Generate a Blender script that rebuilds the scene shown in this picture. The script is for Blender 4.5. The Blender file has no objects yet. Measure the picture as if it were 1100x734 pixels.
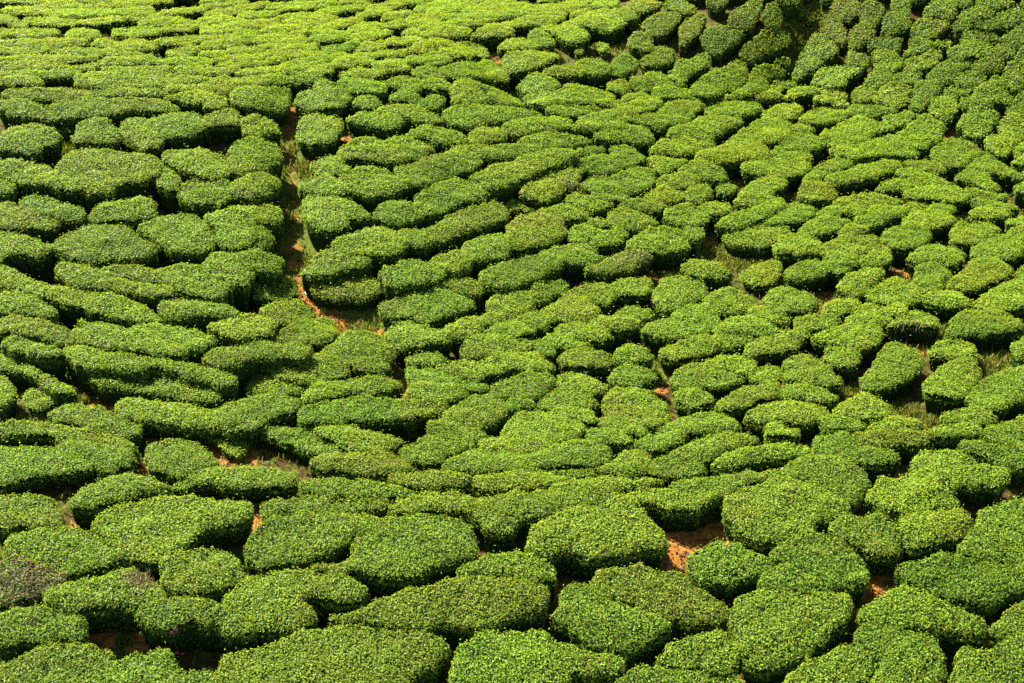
import bpy, math, random
import numpy as np
from mathutils import Vector
from mathutils.geometry import delaunay_2d_cdt

rng = np.random.default_rng(7)
random.seed(7)
S = bpy.context.scene
C = S.collection
PW, PH = 1100.0, 734.0
CAMZ, PITCH, FPX = 16.0, math.radians(25.0), 1528.0
CP, SP = math.cos(PITCH), math.sin(PITCH)

# ---------------------------------------------------------------- outlines of the bush tops, read off the hillside
# tile: origin x, origin y, pixels per unit, bush height in metres, then one bush per line
TILES = """
@ 0 584 4 0.80
20,40 40,-10 150,-40 330,-60 420,-20 520,60 500,90 330,135 260,120 170,95 80,75
-40,110 10,85 110,80 200,120 300,140 270,180 170,230 80,250 -40,270 #withered
185,250 230,205 350,165 500,135 600,120 700,190 720,240 650,265 560,275 480,265 420,280 300,290 230,280 #withtop
690,90 750,55 850,28 940,30 1010,70 1060,130 1040,170 930,205 860,215 730,200 690,150 #dome
-20,330 40,295 170,280 290,300 370,345 385,390 320,410 230,420 100,430 -20,440
590,300 650,250 760,240 850,265 960,275 1100,330 1100,380 1000,390 940,350 860,345 780,340 720,370 640,350 #flower
-20,530 100,500 160,470 310,435 430,455 500,500 510,560 480,640 -20,640
500,520 600,470 730,470 780,530 900,570 930,640 480,640
@ 275 584 4 0.80
-130,260 -90,200 0,145 130,118 300,135 430,165 480,200 465,235 400,250 260,235 215,260 260,300 240,345 150,380 0,375 -60,330
-160,640 -160,540 -100,480 60,440 200,400 290,375 500,365 640,375 760,395 830,435 815,480 740,540 640,590 600,640 #big
310,335 420,305 500,265 640,215 760,190 860,150 1000,160 1200,185 1250,230 1240,285 1150,315 1060,330 1000,360 900,370 820,340 760,350 700,370 560,350 #flower2
870,130 930,85 1020,55 1120,45 1230,70 1285,120 1290,150 1230,180 1150,170 1000,150 880,145
240,115 400,80 420,0 520,-80 640,-110 820,-110 920,-70 950,20 900,70 760,110 660,150 580,145 480,130 400,140 300,140
-50,20 0,-60 100,-110 300,-120 480,-110 560,-80 540,-40 440,-30 380,0 330,50 230,80 120,90 0,95 -50,70
850,520 870,450 930,410 1040,390 1120,385 1230,390 1300,435 1430,465 1580,510 1540,560 1430,570 1370,560 1280,640 860,640
@ 550 584 4 0.80
150,330 200,280 210,210 290,180 380,215 500,265 580,300 650,345 680,375 600,420 480,465 380,455 310,415 240,360
350,150 400,115 560,105 700,130 760,180 880,250 930,290 870,340 800,360 690,335 580,290 500,260 360,210
60,40 100,-60 240,-130 450,-190 540,-180 600,-90 660,-20 620,20 540,30 400,65 340,70 240,40 150,65 100,60
745,90 790,40 880,10 980,15 1060,45 1120,85 1095,115 1000,150 920,165 810,170 760,140 #soil
630,490 680,440 760,400 870,405 960,430 1000,480 960,540 880,550 760,540 650,530
430,640 480,580 540,545 700,540 830,555 960,580 980,640
@ 825 584 4 0.80
-170,300 -120,235 0,205 60,205 200,215 330,240 360,285 330,345 270,400 130,500 0,540 -100,520 -130,450 -170,370
-40,160 20,108 90,110 200,165 280,205 190,212 60,198 -40,190
10,50 60,0 160,-40 300,-10 400,60 440,150 400,180 320,190 230,165 120,110 30,75
555,130 590,85 680,75 790,50 870,80 1000,100 1140,150 1080,205 1020,225 960,265 860,255 760,235 640,190
800,40 840,0 900,-60 900,-130 960,-160 1140,-190 1140,130 1020,90 880,70
385,310 420,270 560,200 600,190 700,230 820,290 930,330 940,380 880,395 800,380 730,370 600,360 400,340
370,430 400,360 560,365 700,400 740,440 760,500 740,590 700,640 430,640 480,540 440,470
100,560 200,500 330,450 430,470 480,540 430,580 400,640 60,640
800,500 850,450 950,470 1060,420 1140,430 1140,640 790,640 790,560
960,360 1040,290 1140,240 1140,410 1040,430 960,410
@ 0 440 4 0.85
225,25 300,-5 420,0 560,50 620,90 560,120 480,108 350,82 240,55
-20,80 60,60 200,75 340,90 480,120 590,170 570,195 470,160 330,140 250,150 220,115 110,110 -20,110
250,180 320,145 430,160 560,190 590,220 540,250 460,270 380,235 290,205
-20,180 60,165 200,180 330,215 410,250 300,275 180,290 60,310 -20,325
-20,390 60,375 180,380 250,430 285,470 260,510 160,515 100,505 -20,500
300,390 400,335 520,295 640,310 730,340 720,370 600,370 520,400 420,420 330,430
630,175 720,140 850,150 900,190 950,240 900,260 780,290 720,280 650,270 #soil
740,350 820,285 960,265 1100,255 1200,270 1290,295 1260,330 1150,340 1000,340 900,330 820,340
390,510 450,455 620,400 760,382 900,395 1060,405 1095,440 1040,480 930,510 860,540 790,600 700,660 600,655 520,640 470,600 440,540
900,110 980,105 1060,140 1060,190 1000,200 930,160 #shrub
@ 275 440 4 0.75
10,100 80,85 200,95 300,130 390,175 370,200 280,200 180,170 90,130
250,100 340,85 450,95 560,120 635,150 600,175 500,190 400,180 330,140
240,250 290,215 400,200 540,200 640,240 690,265 620,285 520,285 400,275 290,275
620,190 690,140 780,120 880,135 950,160 920,180 820,200 790,235 700,235 620,220
730,85 790,70 900,85 1000,115 950,145 860,130 780,115
190,320 300,300 450,315 600,340 690,370 560,385 400,380 280,375
20,420 120,390 300,390 450,385 590,400 560,430 440,445 300,460 120,465 30,460
570,440 650,390 800,365 960,375 1000,410 880,440 760,435 650,455
890,440 960,400 1080,370 1250,360 1430,355 1570,375 1520,395 1400,435 1290,460 1150,470 1100,520 1000,530 960,490 #wide
565,300 640,285 800,280 930,310 910,330 800,335 680,335 600,325
920,310 1000,290 1140,275 1240,283 1330,305 1320,325 1240,340 1100,345 960,345
800,250 870,200 980,180 1090,195 1180,230 1160,270 1000,270 880,270
960,150 1030,130 1120,145 1110,190 990,180
@ 550 440 4 0.75
180,170 280,150 400,165 425,215 380,245 200,250 60,270 -30,265 -20,225 100,205
-20,60 60,20 180,20 290,60 330,90 290,120 180,155 150,185 0,190 -60,160
170,10 260,5 360,35 340,70 280,50
310,120 360,90 450,95 510,135 490,155 400,150
350,70 420,40 520,55 580,95 540,120 450,95
390,0 500,-10 640,10 680,40 600,80 480,50
630,85 720,50 830,25 930,35 970,70 950,95 860,100 760,120 660,105
530,165 600,120 720,105 740,130 670,180 600,190
360,270 430,240 480,195 590,195 600,240 560,280 460,290 400,280
560,270 640,220 760,160 860,125 980,120 1050,150 900,190 840,230 820,270 740,290 620,295
870,245 930,195 1080,175 1180,170 1290,185 1280,210 1150,220 1040,230 960,250
160,355 240,320 400,305 640,310 600,335 500,345 400,370 280,375
-20,290 100,275 310,265 340,290 200,310 100,330 -30,325
480,390 540,355 650,350 780,370 900,375 860,400 780,440 660,420 570,400 #soil
660,335 800,305 950,290 1130,270 1200,265 1210,295 1080,320 960,350 870,385 760,370
@ 825 440 4 0.75
-200,450 -170,380 -60,335 60,300 180,340 320,400 360,435 300,470 210,500 210,550 60,580 -60,560 -150,500
60,270 150,225 280,210 400,260 430,310 400,370 350,420 260,380 180,340
270,505 330,470 450,455 540,480 575,540 570,590 540,625 470,630 400,600 300,560
560,480 620,440 740,445 850,450 885,490 860,540 760,565 720,590 640,600 580,560
190,160 220,120 330,105 380,150 530,190 565,220 520,235 430,235 330,225 250,205 200,190
360,110 500,100 640,110 700,100 720,115 640,160 560,150 460,160 390,140
425,380 470,320 580,290 620,220 660,190 800,195 900,235 1020,270 1035,310 960,335 830,330 800,360 820,420 740,435 640,440 520,440 440,410 #hollow
810,150 900,145 1010,170 1140,180 1140,245 1030,250 980,215 850,185
910,110 1000,70 1140,40 1140,145 1000,150 930,130
750,45 790,10 880,0 970,30 960,65 860,70 780,60
700,100 740,70 840,75 910,95 900,120 800,115 720,120
435,85 480,60 600,50 660,75 640,95 500,100
220,50 290,30 380,50 415,80 350,90 260,80
-20,80 60,75 130,105 90,120 0,112
@ 0 300 4 0.95
-20,-50 60,-30 160,15 330,50 480,80 600,120 700,180 640,190 500,170 380,135 260,105 120,60 -20,25
-20,100 40,65 110,80 200,115 255,150 220,170 120,150 -20,150
-20,180 60,160 180,185 290,225 330,265 280,285 160,250 -20,225
560,210 650,200 760,215 880,240 935,275 880,300 800,310 700,290 620,240
325,255 330,200 370,180 480,205 600,225 720,280 800,320 700,335 560,310 430,295
10,285 60,255 170,285 270,320 240,345 150,330 60,310
265,310 310,295 430,320 560,330 640,375 600,400 480,390 360,375 290,340
580,335 680,345 800,375 960,400 1020,440 960,460 850,430 740,405 650,375
390,415 430,390 560,410 700,420 860,455 970,505 920,535 820,525 700,500 560,480 430,465
485,550 560,520 700,535 850,555 960,590 960,640 820,640 640,610 540,590
920,590 990,545 1100,505 1200,510 1300,545 1250,580 1180,600 1100,640 1000,660 950,640
-20,340 40,330 130,380 200,420 300,460 330,485 260,490 170,440 60,400 -20,395 #withtop2
-30,450 20,430 70,480 50,530 -30,560
100,510 150,485 220,495 260,520 220,560 150,570 #shrub
690,120 780,100 900,110 1035,155 960,165 850,165 740,180 690,150
895,215 960,178 1060,165 1150,180 1190,215 1160,250 1050,260 970,245
870,345 930,310 1060,285 1200,285 1290,290 1340,310 1300,340 1180,345 1090,345 1000,380 910,365
@ 275 300 4 0.78
-15,50 10,15 100,5 175,20 185,60 150,90 60,90 0,85 #path
20,140 80,110 180,105 250,150 220,185 120,195 60,180 #path
95,240 180,190 280,175 345,190 350,250 300,280 220,285 130,270 #path
260,330 350,270 400,235 500,240 570,270 600,320 580,350 560,370 585,390 530,410 450,400 380,370 300,360
50,390 100,355 230,340 340,350 410,390 400,420 320,430 250,455 180,440 80,420
-20,430 80,415 200,440 240,465 190,500 80,500 -40,490
200,510 260,460 380,440 500,430 600,445 625,470 540,490 400,500 280,520 220,535
180,580 250,545 400,530 560,520 620,540 640,570 600,600 500,610 300,620 200,620
590,560 600,530 700,525 810,545 800,575 720,590 650,610
650,480 760,460 870,470 915,490 860,520 780,530 690,520
640,420 680,390 780,400 880,430 990,465 960,490 860,465 740,460 670,450
640,350 700,330 780,325 820,350 770,370 690,375
830,370 900,350 980,370 1090,390 1060,410 960,415 880,400
770,400 850,385 970,420 960,440 860,430
965,355 1050,330 1160,330 1240,350 1290,385 1200,400 1080,385
880,310 910,260 1000,250 1120,255 1200,290 1150,310 1040,325 940,340
970,235 1050,200 1140,200 1190,235 1150,255 1040,250
560,260 570,210 630,185 720,205 820,235 850,270 780,285 700,295 620,300
810,220 870,185 950,175 990,200 940,245 870,260
525,130 600,90 620,60 740,50 860,60 945,105 880,140 800,170 740,195 640,170 560,165
230,30 280,0 420,-10 520,10 540,50 470,90 380,85 280,75 #path
985,120 1040,70 1120,55 1190,80 1190,130 1120,155 1040,145
950,165 1020,140 1140,120 1190,140 1140,180 1060,200 980,195
770,30 840,5 940,10 985,45 950,70 850,55
995,490 1060,440 1140,415 1230,420 1300,455 1260,480 1190,520 1110,510 1030,505
800,600 860,550 940,510 1040,520 1080,560 1060,600 1000,640 900,650 790,640
@ 550 300 4 0.75
0,190 60,165 150,150 200,180 150,205 90,225 20,220
70,45 130,10 220,10 240,40 190,75 110,105 70,90
120,150 170,110 270,85 350,110 390,160 320,190 220,190 180,160
215,75 300,30 400,25 440,70 440,100 370,115 280,90
400,50 480,10 580,0 605,30 580,65 480,80 420,70
440,150 500,125 590,140 610,165 550,180 470,170
320,190 420,170 530,185 560,205 500,225 430,225 370,215
180,225 230,200 330,205 420,230 415,265 350,270 250,250
125,270 190,240 270,270 340,290 300,305 210,300
10,290 80,275 170,285 190,320 130,330 40,320
-20,345 40,325 120,335 160,370 130,390 40,390 -20,380
200,350 250,315 340,310 430,340 420,375 330,385 250,375
430,340 470,300 550,300 605,340 560,355 480,360
405,425 460,390 560,385 625,425 580,450 500,460 430,450
390,530 420,485 520,475 610,510 680,560 620,580 500,570 410,560
195,430 280,415 380,450 410,480 340,500 250,490 200,460
105,545 170,490 260,480 360,520 370,545 300,560 180,570
-20,520 50,520 95,545 60,560 -30,560
610,110 615,40 660,0 780,5 840,50 820,90 740,115 660,135
680,160 740,120 840,120 900,180 860,220 780,240 720,200
555,230 600,190 690,180 760,220 780,250 700,260 620,250
820,110 880,60 960,55 1040,100 1010,140 920,150
640,310 720,280 820,250 900,260 890,310 800,330 720,350 660,345
860,260 930,240 1000,240 1035,265 980,290 900,300
860,235 920,180 1020,170 1120,200 1160,225 1080,245 980,240
1000,160 1070,130 1160,150 1200,180 1120,190
995,310 1040,270 1130,250 1210,225 1280,225 1240,280 1180,310 1080,330 1010,330
675,450 720,400 820,375 850,390 960,400 1010,430 960,455 850,465 740,470
830,370 900,345 1000,350 1050,380 1010,420 950,400
690,505 760,480 860,505 860,530 780,545 710,530
870,555 950,500 1060,465 1150,460 1150,500 1060,530 980,560 900,570
1010,420 1060,385 1120,375 1160,400 1140,440 1060,455
1000,600 1060,560 1180,540 1290,555 1360,580 1290,615 1180,620 1080,625
@ 825 300 4 0.75
-20,130 0,70 60,45 150,65 215,105 190,140 100,150 20,160
105,195 170,165 270,165 310,190 260,215 180,225
220,150 290,100 370,95 400,120 340,150 280,165
185,250 240,225 325,210 345,175 440,160 525,175 495,210 505,240 450,285 370,305 280,280 200,270
350,160 420,115 530,115 605,135 560,160 440,160
415,85 460,40 560,5 640,50 650,95 580,115 480,105
290,50 310,10 380,-25 490,-30 500,-10 440,30 420,60 360,75
660,100 700,65 800,60 870,110 820,125 740,120
515,210 570,160 650,140 710,165 740,210 690,210 600,200 #withered2
610,30 650,0 730,0 760,30 700,60 640,60
765,30 840,-25 880,-80 980,-75 1050,-30 1010,5 930,30 860,55
880,130 930,75 1000,25 1100,15 1150,40 1130,100 1080,130 990,145
755,235 820,160 900,140 1010,155 1090,190 1080,220 980,235 880,240 800,250
685,330 740,275 830,270 900,330 850,345 740,340 #clear
655,460 720,410 790,355 870,350 910,390 890,440 820,520 740,510 670,490
395,430 450,370 500,300 560,290 670,345 650,400 560,445 460,480 400,465
225,340 280,305 370,310 400,355 350,380 270,370
60,390 90,345 190,340 270,400 320,440 290,460 180,450 80,440
55,510 80,460 180,460 300,510 270,530 160,520
285,585 340,530 430,503 500,530 525,575 460,600 380,595
850,530 890,460 960,420 1090,390 1150,400 1150,470 1060,540 980,570 900,560
1040,300 1080,270 1150,260 1150,340 1080,340
@ 0 160 4 1.0
-20,70 60,50 150,70 240,100 330,150 330,185 220,165 110,150 30,130 -20,110
250,70 320,20 460,15 560,25 680,50 690,110 600,145 540,150 480,190 380,190 320,150 240,100
670,150 680,90 740,100 780,140 750,185 700,170
-20,150 40,150 65,185 0,200 -30,200
-20,330 -10,245 60,240 140,270 260,320 220,345 140,345 50,345
85,240 150,210 240,225 340,260 370,300 300,310 210,290 130,265
380,290 430,245 540,240 600,215 650,230 680,285 620,305 520,310 420,315
695,40 760,10 870,10 960,40 1010,90 960,125 860,120 780,95
980,60 990,0 1060,-40 1160,-20 1220,40 1180,80 1080,110 1010,120
770,190 800,145 880,135 990,155 1010,200 960,240 880,240 800,230
990,160 1050,130 1130,115 1200,140 1190,180 1130,210 1050,215 1000,200
220,420 300,370 420,335 540,345 620,400 690,440 610,470 480,480 380,490 280,460
590,350 660,310 780,290 860,310 930,380 930,420 850,450 720,430 660,390
880,300 960,270 1060,255 1180,255 1225,300 1180,330 1100,330 1100,400 1020,430 940,410 920,350
-20,380 40,365 130,395 200,415 235,435 160,470 60,460 -20,490
235,515 290,495 420,530 560,570 700,600 760,630 680,640 540,620 400,600 290,570
440,530 500,510 620,520 740,550 860,580 980,610 950,640 830,630 700,590 560,560
650,540 740,520 860,510 900,555 1000,600 930,610 800,580
870,500 930,455 1010,470 1090,520 1080,560 1050,595 980,590 900,550
1000,465 1100,455 1200,470 1215,520 1150,535 1080,510
@ 275 160 4 0.9
-70,390 -20,350 30,345 80,400 40,430 -30,430
355,20 420,0 560,-10 700,0 770,10 720,35 620,60 540,60 440,50 370,50
235,80 280,45 350,40 405,90 370,115 280,115 #path2
175,165 230,130 320,125 410,180 400,200 300,195 210,185 #path2
350,140 440,90 530,90 640,130 690,150 600,185 520,210 430,190
600,90 700,50 800,40 880,10 960,40 960,80 880,110 780,145 700,165 640,130
510,280 540,240 640,240 720,290 690,310 600,325 530,310
690,210 760,170 880,140 980,180 980,220 890,240 800,280 720,290 680,250
915,140 1000,90 1100,60 1180,20 1280,10 1370,20 1380,45 1300,70 1220,100 1130,140 1060,170 980,180
195,230 240,200 340,210 430,240 505,300 450,305 400,310 400,335 330,355 250,340 210,300 #path2
330,420 370,380 480,350 600,360 660,410 640,440 560,465 480,460 400,450
190,530 240,480 310,440 440,455 500,490 460,510 360,530 260,550 #path2
600,370 680,355 760,400 720,425 660,420
715,355 790,330 830,290 920,260 1020,240 1085,270 1080,300 1000,330 900,365 820,400 750,400
740,490 830,455 900,450 930,500 880,530 810,530 760,520
885,435 960,385 1060,375 1100,390 1090,450 1010,480 930,490
525,545 580,515 640,520 740,560 740,575 650,590 560,590
610,510 690,485 780,520 810,550 750,570
950,560 1010,520 1120,480 1220,460 1330,470 1310,510 1220,550 1130,590 1040,600 970,580
@ 550 160 4 0.8
-20,380 0,310 80,280 160,270 230,320 230,370 170,400 100,425 -10,440
100,470 200,425 320,425 390,480 330,500 230,500 150,510
40,190 100,130 180,110 300,90 300,120 260,150 300,165 220,185 210,205 140,225 80,215 #withered3
-20,240 50,225 110,255 60,270 -20,270 #shrub
150,265 210,240 300,265 345,290 280,310 210,300
270,70 340,40 430,30 410,0 520,5 570,50 500,85 420,110 340,100
275,20 330,0 400,5 380,25 310,35
300,165 350,125 420,130 500,190 480,225 400,230 340,200
230,220 280,195 380,230 440,240 380,265 300,260
430,130 500,95 590,90 620,130 590,180 510,200 460,170
590,55 640,35 700,50 750,65 700,90 640,110 600,85
620,150 660,125 740,110 810,145 760,170 660,175
570,215 620,180 700,180 750,210 700,235 630,240
715,100 760,70 850,70 920,105 920,135 850,140 790,125
740,200 790,165 850,170 860,205 820,235 760,230
880,165 930,150 970,175 940,200 890,195 #clear
460,250 520,225 600,230 660,260 620,280 540,265
400,300 440,275 540,275 620,310 590,340 500,350 440,330
235,370 270,340 370,330 490,360 490,390 420,420 340,420 260,400
330,320 360,305 430,330 390,340
645,290 700,255 780,250 850,290 820,330 740,330 670,320
800,260 860,240 940,250 930,285 870,290
490,420 560,360 640,350 760,380 770,410 740,440 640,450 540,440
730,360 800,345 830,370 790,395
310,525 380,490 470,450 560,455 600,470 560,500 480,530 400,540 #withered4
720,520 780,490 880,500 940,540 880,560 790,555 #clear
785,45 840,10 960,-10 1080,-5 1110,30 1050,50 920,60 840,60
985,80 1050,50 1200,50 1280,70 1260,110 1180,125 1090,115 1010,110
955,235 1010,165 1090,125 1160,125 1180,160 1120,200 1130,230 1050,250
880,340 920,300 1000,270 1100,240 1160,220 1170,260 1110,290 1050,315 960,345
910,385 980,350 1090,330 1175,335 1190,370 1130,420 1060,430 960,420 #clear
980,550 1050,510 1150,500 1150,560 1100,590 1020,590 #shrub
@ 825 160 4 0.72
10,40 60,10 160,15 190,50 150,60
140,140 200,90 290,40 370,25 400,50 330,90 260,110 200,145
270,20 330,-10 500,-20 640,10 640,35 520,35 400,50 370,20
235,145 300,110 420,70 540,55 580,75 510,110 430,140 340,155 260,160
460,170 540,140 620,150 690,150 640,170 560,185 490,185
545,110 600,95 680,110 760,145 800,160 700,160 600,140
575,200 620,175 740,165 830,170 860,215 800,235 690,225 610,215
125,190 170,155 250,160 290,190 280,220 200,225 140,215
280,235 360,210 450,200 570,235 500,250 400,260 310,245
200,290 250,260 310,255 330,280 270,300
300,265 360,250 420,270 380,290
-10,330 30,290 110,245 200,255 200,290 120,320 60,330
140,350 180,315 280,300 360,320 300,350 240,375 170,370
370,310 430,270 520,245 590,265 590,290 520,310 460,340 400,340
560,265 620,240 690,255 640,275
575,320 620,285 720,275 800,305 790,330 700,345 610,340
670,270 710,250 800,255 790,285 720,285
490,390 540,345 640,335 700,375 640,425 560,440 500,420
215,460 260,410 340,375 440,380 480,410 420,450 360,470 260,470
300,370 350,335 430,345 400,370
25,440 60,380 150,370 235,410 220,450 130,460 50,460
70,540 130,500 220,490 280,530 190,560 100,570
230,490 280,460 380,470 390,500 330,530 290,540
395,490 450,440 520,435 530,480 480,510 420,510
600,480 650,440 740,415 830,440 840,480 800,500 700,500 620,500
625,560 660,510 740,510 780,560 740,590 670,590
780,390 790,340 860,320 990,345 960,380 880,410 800,410
870,460 920,400 1000,375 1090,400 1100,440 1060,480 960,485
860,285 900,265 1000,270 1050,285 1000,300 900,300
870,230 940,230 1070,255 1040,270 940,260
840,180 920,190 1030,215 980,225 880,210
1020,320 1070,300 1140,290 1140,330 1060,335
810,130 860,80 930,35 1010,75 1095,115 1080,135 980,115 940,125 960,150 1000,180 940,185 870,150
580,70 680,55 760,85 740,110 650,95
1050,180 1080,160 1150,150 1150,200 1080,195
1000,390 1060,350 1150,335 1150,390 1090,400
1065,540 1110,500 1150,500 1150,570 1090,570
@ 0 60 5 0.85
-20,290 20,250 120,250 230,270 290,300 340,345 200,340 60,320
260,290 340,250 560,240 700,270 720,300 600,320 450,335 360,340
600,260 680,235 850,240 960,290 880,305 740,300
890,240 980,215 1120,215 1230,250 1180,290 1080,265 980,250
-20,470 50,410 130,385 280,390 330,460 230,490 200,530 60,515 -20,510
300,385 340,365 410,385 390,415 330,415 #shrub
390,460 440,370 520,345 590,360 650,430 620,470 540,475
640,400 680,345 780,340 880,400 900,450 860,495 770,505 690,470 640,450
800,370 900,320 1060,320 1110,380 1060,425 930,450 890,440
@ 220 60 5 0.85
0,330 60,310 140,295 200,340 190,380 100,375 40,385 -10,410
195,350 240,325 300,330 370,370 410,410 360,425 270,440 210,410
130,240 160,200 250,180 400,180 470,200 440,290 380,305 280,290 180,270
480,250 520,205 600,200 590,160 640,145 760,180 800,225 760,260 690,290 560,295 500,275 #path3
490,440 510,360 560,330 660,340 740,355 735,420 680,470 600,480 520,470 #path4
720,150 790,130 920,150 990,190 930,205 800,205
795,255 830,230 910,235 950,270 880,290 820,280
760,345 830,320 910,305 1040,340 1060,380 1010,405 900,385 830,370
905,305 990,285 1120,275 1210,310 1280,355 1200,365 1100,350 1020,345
720,530 810,450 900,440 960,470 1060,510 1080,560 980,590 880,560 790,560
960,470 1060,450 1130,470 1220,500 1240,540 1150,560 1090,560 1050,510
1000,220 1050,190 1120,195 1150,230 1090,245 1020,250
950,155 1040,130 1120,130 1170,165 1150,200 1060,185
@ 440 60 5 0.85
10,100 60,70 150,80 210,115 160,135 60,125
60,150 130,125 210,150 220,185 130,190 80,175
170,90 240,50 310,45 400,80 440,130 350,130 230,125
360,55 430,40 500,80 530,135 440,135 390,80
225,250 230,150 330,140 400,175 400,220 430,260 330,265 250,265
400,170 470,195 560,230 610,265 590,280 480,262 420,225
175,320 230,285 340,275 500,285 640,300 720,330 640,345 540,350 420,370 320,395 240,380 190,350
-20,440 20,405 130,390 240,410 310,460 250,480 150,475 60,450
320,420 370,395 470,400 530,430 500,455 400,475 330,470
500,390 560,360 700,340 830,350 905,395 820,400 700,410 610,435 540,420
180,540 250,500 400,490 560,490 600,460 720,430 840,430 990,465 900,480 800,500 680,520 560,555 450,560 360,545
580,170 620,130 700,105 810,160 770,190 680,205 600,195
720,100 760,70 880,65 940,100 880,115 800,115
880,80 930,30 1010,25 1090,70 1060,100 990,115 930,105
495,40 520,0 620,-15 720,-10 800,10 790,30 700,60 600,90 530,95
615,235 660,205 780,200 850,170 960,175 1090,215 1090,240 980,265 820,260 740,275 650,260
730,300 790,275 960,275 1030,305 960,320 870,330 790,320
890,370 950,330 1060,300 1170,260 1300,255 1370,265 1290,300 1200,325 1190,350 1130,390 1040,400 950,405
1000,440 1060,400 1150,385 1260,400 1310,440 1280,470 1160,470 1060,460
1000,262 1060,248 1160,250 1100,280
-20,170 20,140 70,150 60,190 -10,205
-40,235 20,225 80,245 150,290 90,290 20,260
80,240 130,220 200,255 160,275 110,265
@ 660 0 5 0.8
-20,400 0,330 40,300 110,320 130,360 90,390 20,415
140,345 200,280 260,250 320,280 320,320 270,355 200,365
-40,480 20,440 90,460 80,490 20,510
80,450 130,420 200,430 210,470 180,500 120,490
170,420 200,400 290,420 330,460 300,480 230,470
320,370 350,330 420,330 440,300 500,300 515,345 470,380 400,410 380,455 340,465 290,410
70,245 100,190 150,180 210,230 190,280 120,275
145,140 220,85 300,70 360,95 330,140 250,195 190,195
350,190 360,130 430,85 490,90 480,130 450,190 400,230 350,250
465,220 500,165 580,150 690,175 690,200 620,250 560,290 500,270
605,120 640,70 720,20 790,15 780,80 730,150 660,145
795,90 820,35 880,30 910,80 880,140 820,150
680,270 740,220 800,165 900,165 950,205 920,250 820,300 740,330 690,310
400,490 480,420 580,370 650,330 700,345 715,400 680,460 600,500 530,530 440,520
720,420 760,365 830,345 900,380 910,405 840,430 820,480 740,515 660,530 600,530 680,480
860,330 910,310 940,325 925,350 880,350
955,420 980,350 1040,320 1110,330 1090,370 1030,390 1000,425
1000,330 1030,240 1070,190 1150,210 1200,270 1180,300 1100,325
200,505 240,475 340,480 420,510 400,535 320,530 230,530
30,545 70,510 150,505 210,530 260,545 160,555 60,555
830,480 870,450 960,440 960,470 900,490 890,510 830,510
750,525 830,505 900,515 880,530 800,540
S 20 420,545 600,548 760,545 930,538
925,515 970,475 1060,475 1100,500 1010,520 960,535
85,35 120,0 200,-10 250,30 200,55 140,70
265,40 310,0 380,10 440,60 400,80 330,70
-40,140 -20,80 20,55 55,100 50,140 0,160
30,70 70,45 120,80 100,110 60,110
500,20 540,-20 610,10 570,40
870,0 1000,-20 1000,15 920,25
985,80 1020,55 1060,90 1040,120 #shrub
@ 660 60 5 0.78
230,325 260,280 330,255 450,255 480,280 440,310 410,340 330,330
480,310 510,280 620,265 760,270 800,290 760,310 680,330 600,325 520,330
80,355 120,330 230,330 330,335 410,360 380,385 300,380 250,400 190,380
275,430 320,395 400,385 440,350 560,330 680,350 680,375 620,400 560,430 500,460 400,440 340,445
195,520 260,460 380,445 460,470 540,490 480,510 400,540 300,540 230,530
430,550 500,520 590,490 640,445 720,470 800,490 825,530 720,545 640,560 540,570
650,440 700,405 820,400 940,405 940,440 860,470 800,470 740,460
720,385 770,355 880,355 950,380 940,405 840,400
790,345 830,300 900,270 1010,290 980,330 930,350 860,350
990,350 1030,315 1110,295 1200,300 1280,320 1220,345 1120,370 1050,370
955,390 1000,370 1060,395 1040,415 970,410
855,510 920,455 980,420 1080,440 1130,480 1080,510 960,515
@ 880 60 5 0.78
0,450 30,410 120,400 100,380 200,340 270,355 380,390 380,405 290,430 240,470 160,495 60,485
335,360 380,330 470,335 490,365 430,390 370,385
430,315 470,305 530,325 490,345
360,440 430,420 550,335 620,350 685,385 650,440 590,490 540,510 450,470
185,510 270,460 380,440 470,490 535,530 500,550 400,545 300,550 230,550
60,515 120,495 200,520 230,550 190,560 110,540
595,540 640,480 700,450 800,465 880,520 820,560 780,600 680,600 620,570
890,460 920,430 980,430 950,380 1000,330 1060,330 1110,370 1110,430 1050,490 1000,550 940,540 900,490
745,370 800,310 880,295 960,320 940,370 900,420 850,450 790,430
580,280 620,240 700,230 750,255 740,300 700,345 630,335
755,255 800,225 880,235 940,280 880,295 790,290
655,205 710,170 820,170 835,190 780,215 700,230
830,210 890,150 960,120 1000,170 1040,230 980,260 920,250
1010,300 1060,230 1110,190 1150,190 1150,350 1090,350
1040,530 1080,490 1150,470 1150,560 1080,560
1030,590 1080,565 1140,570 1140,600
160,310 180,275 300,275 420,305 340,320 290,335 200,330
S 30 -20,205 60,210 140,230
S 30 -20,240 70,250 150,270
@ 880 0 5 0.78
60,60 90,0 150,-20 210,20 190,100 130,110 80,90
10,190 30,110 80,90 140,150 150,220 110,240 60,210
205,90 230,30 290,10 350,40 330,110 290,150 230,130
150,240 180,170 230,135 300,160 270,215 220,260 170,265
370,60 410,0 470,0 495,50 470,85 400,90
340,140 360,80 440,80 495,120 470,160 400,185 350,180
255,240 300,215 400,205 445,240 420,275 330,275
275,310 320,285 420,295 455,325 420,345 320,345
290,375 320,350 430,350 420,385 370,400 310,400
235,440 290,400 390,405 380,440 320,470 260,470
175,510 220,475 300,490 300,530 230,555 190,545
470,270 490,210 560,200 610,225 610,260 540,290 460,300
440,380 480,330 560,300 620,270 660,285 640,330 590,370 520,390
370,440 430,400 500,395 550,410 540,445 460,455
285,540 340,480 410,450 490,470 480,510 470,560 420,590 350,575
560,440 610,385 700,320 810,335 790,365 720,430 660,460
490,510 530,460 610,440 660,470 620,520 590,560 540,600 480,590 500,540
490,180 530,120 600,110 680,130 680,160 610,200 540,195
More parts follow.
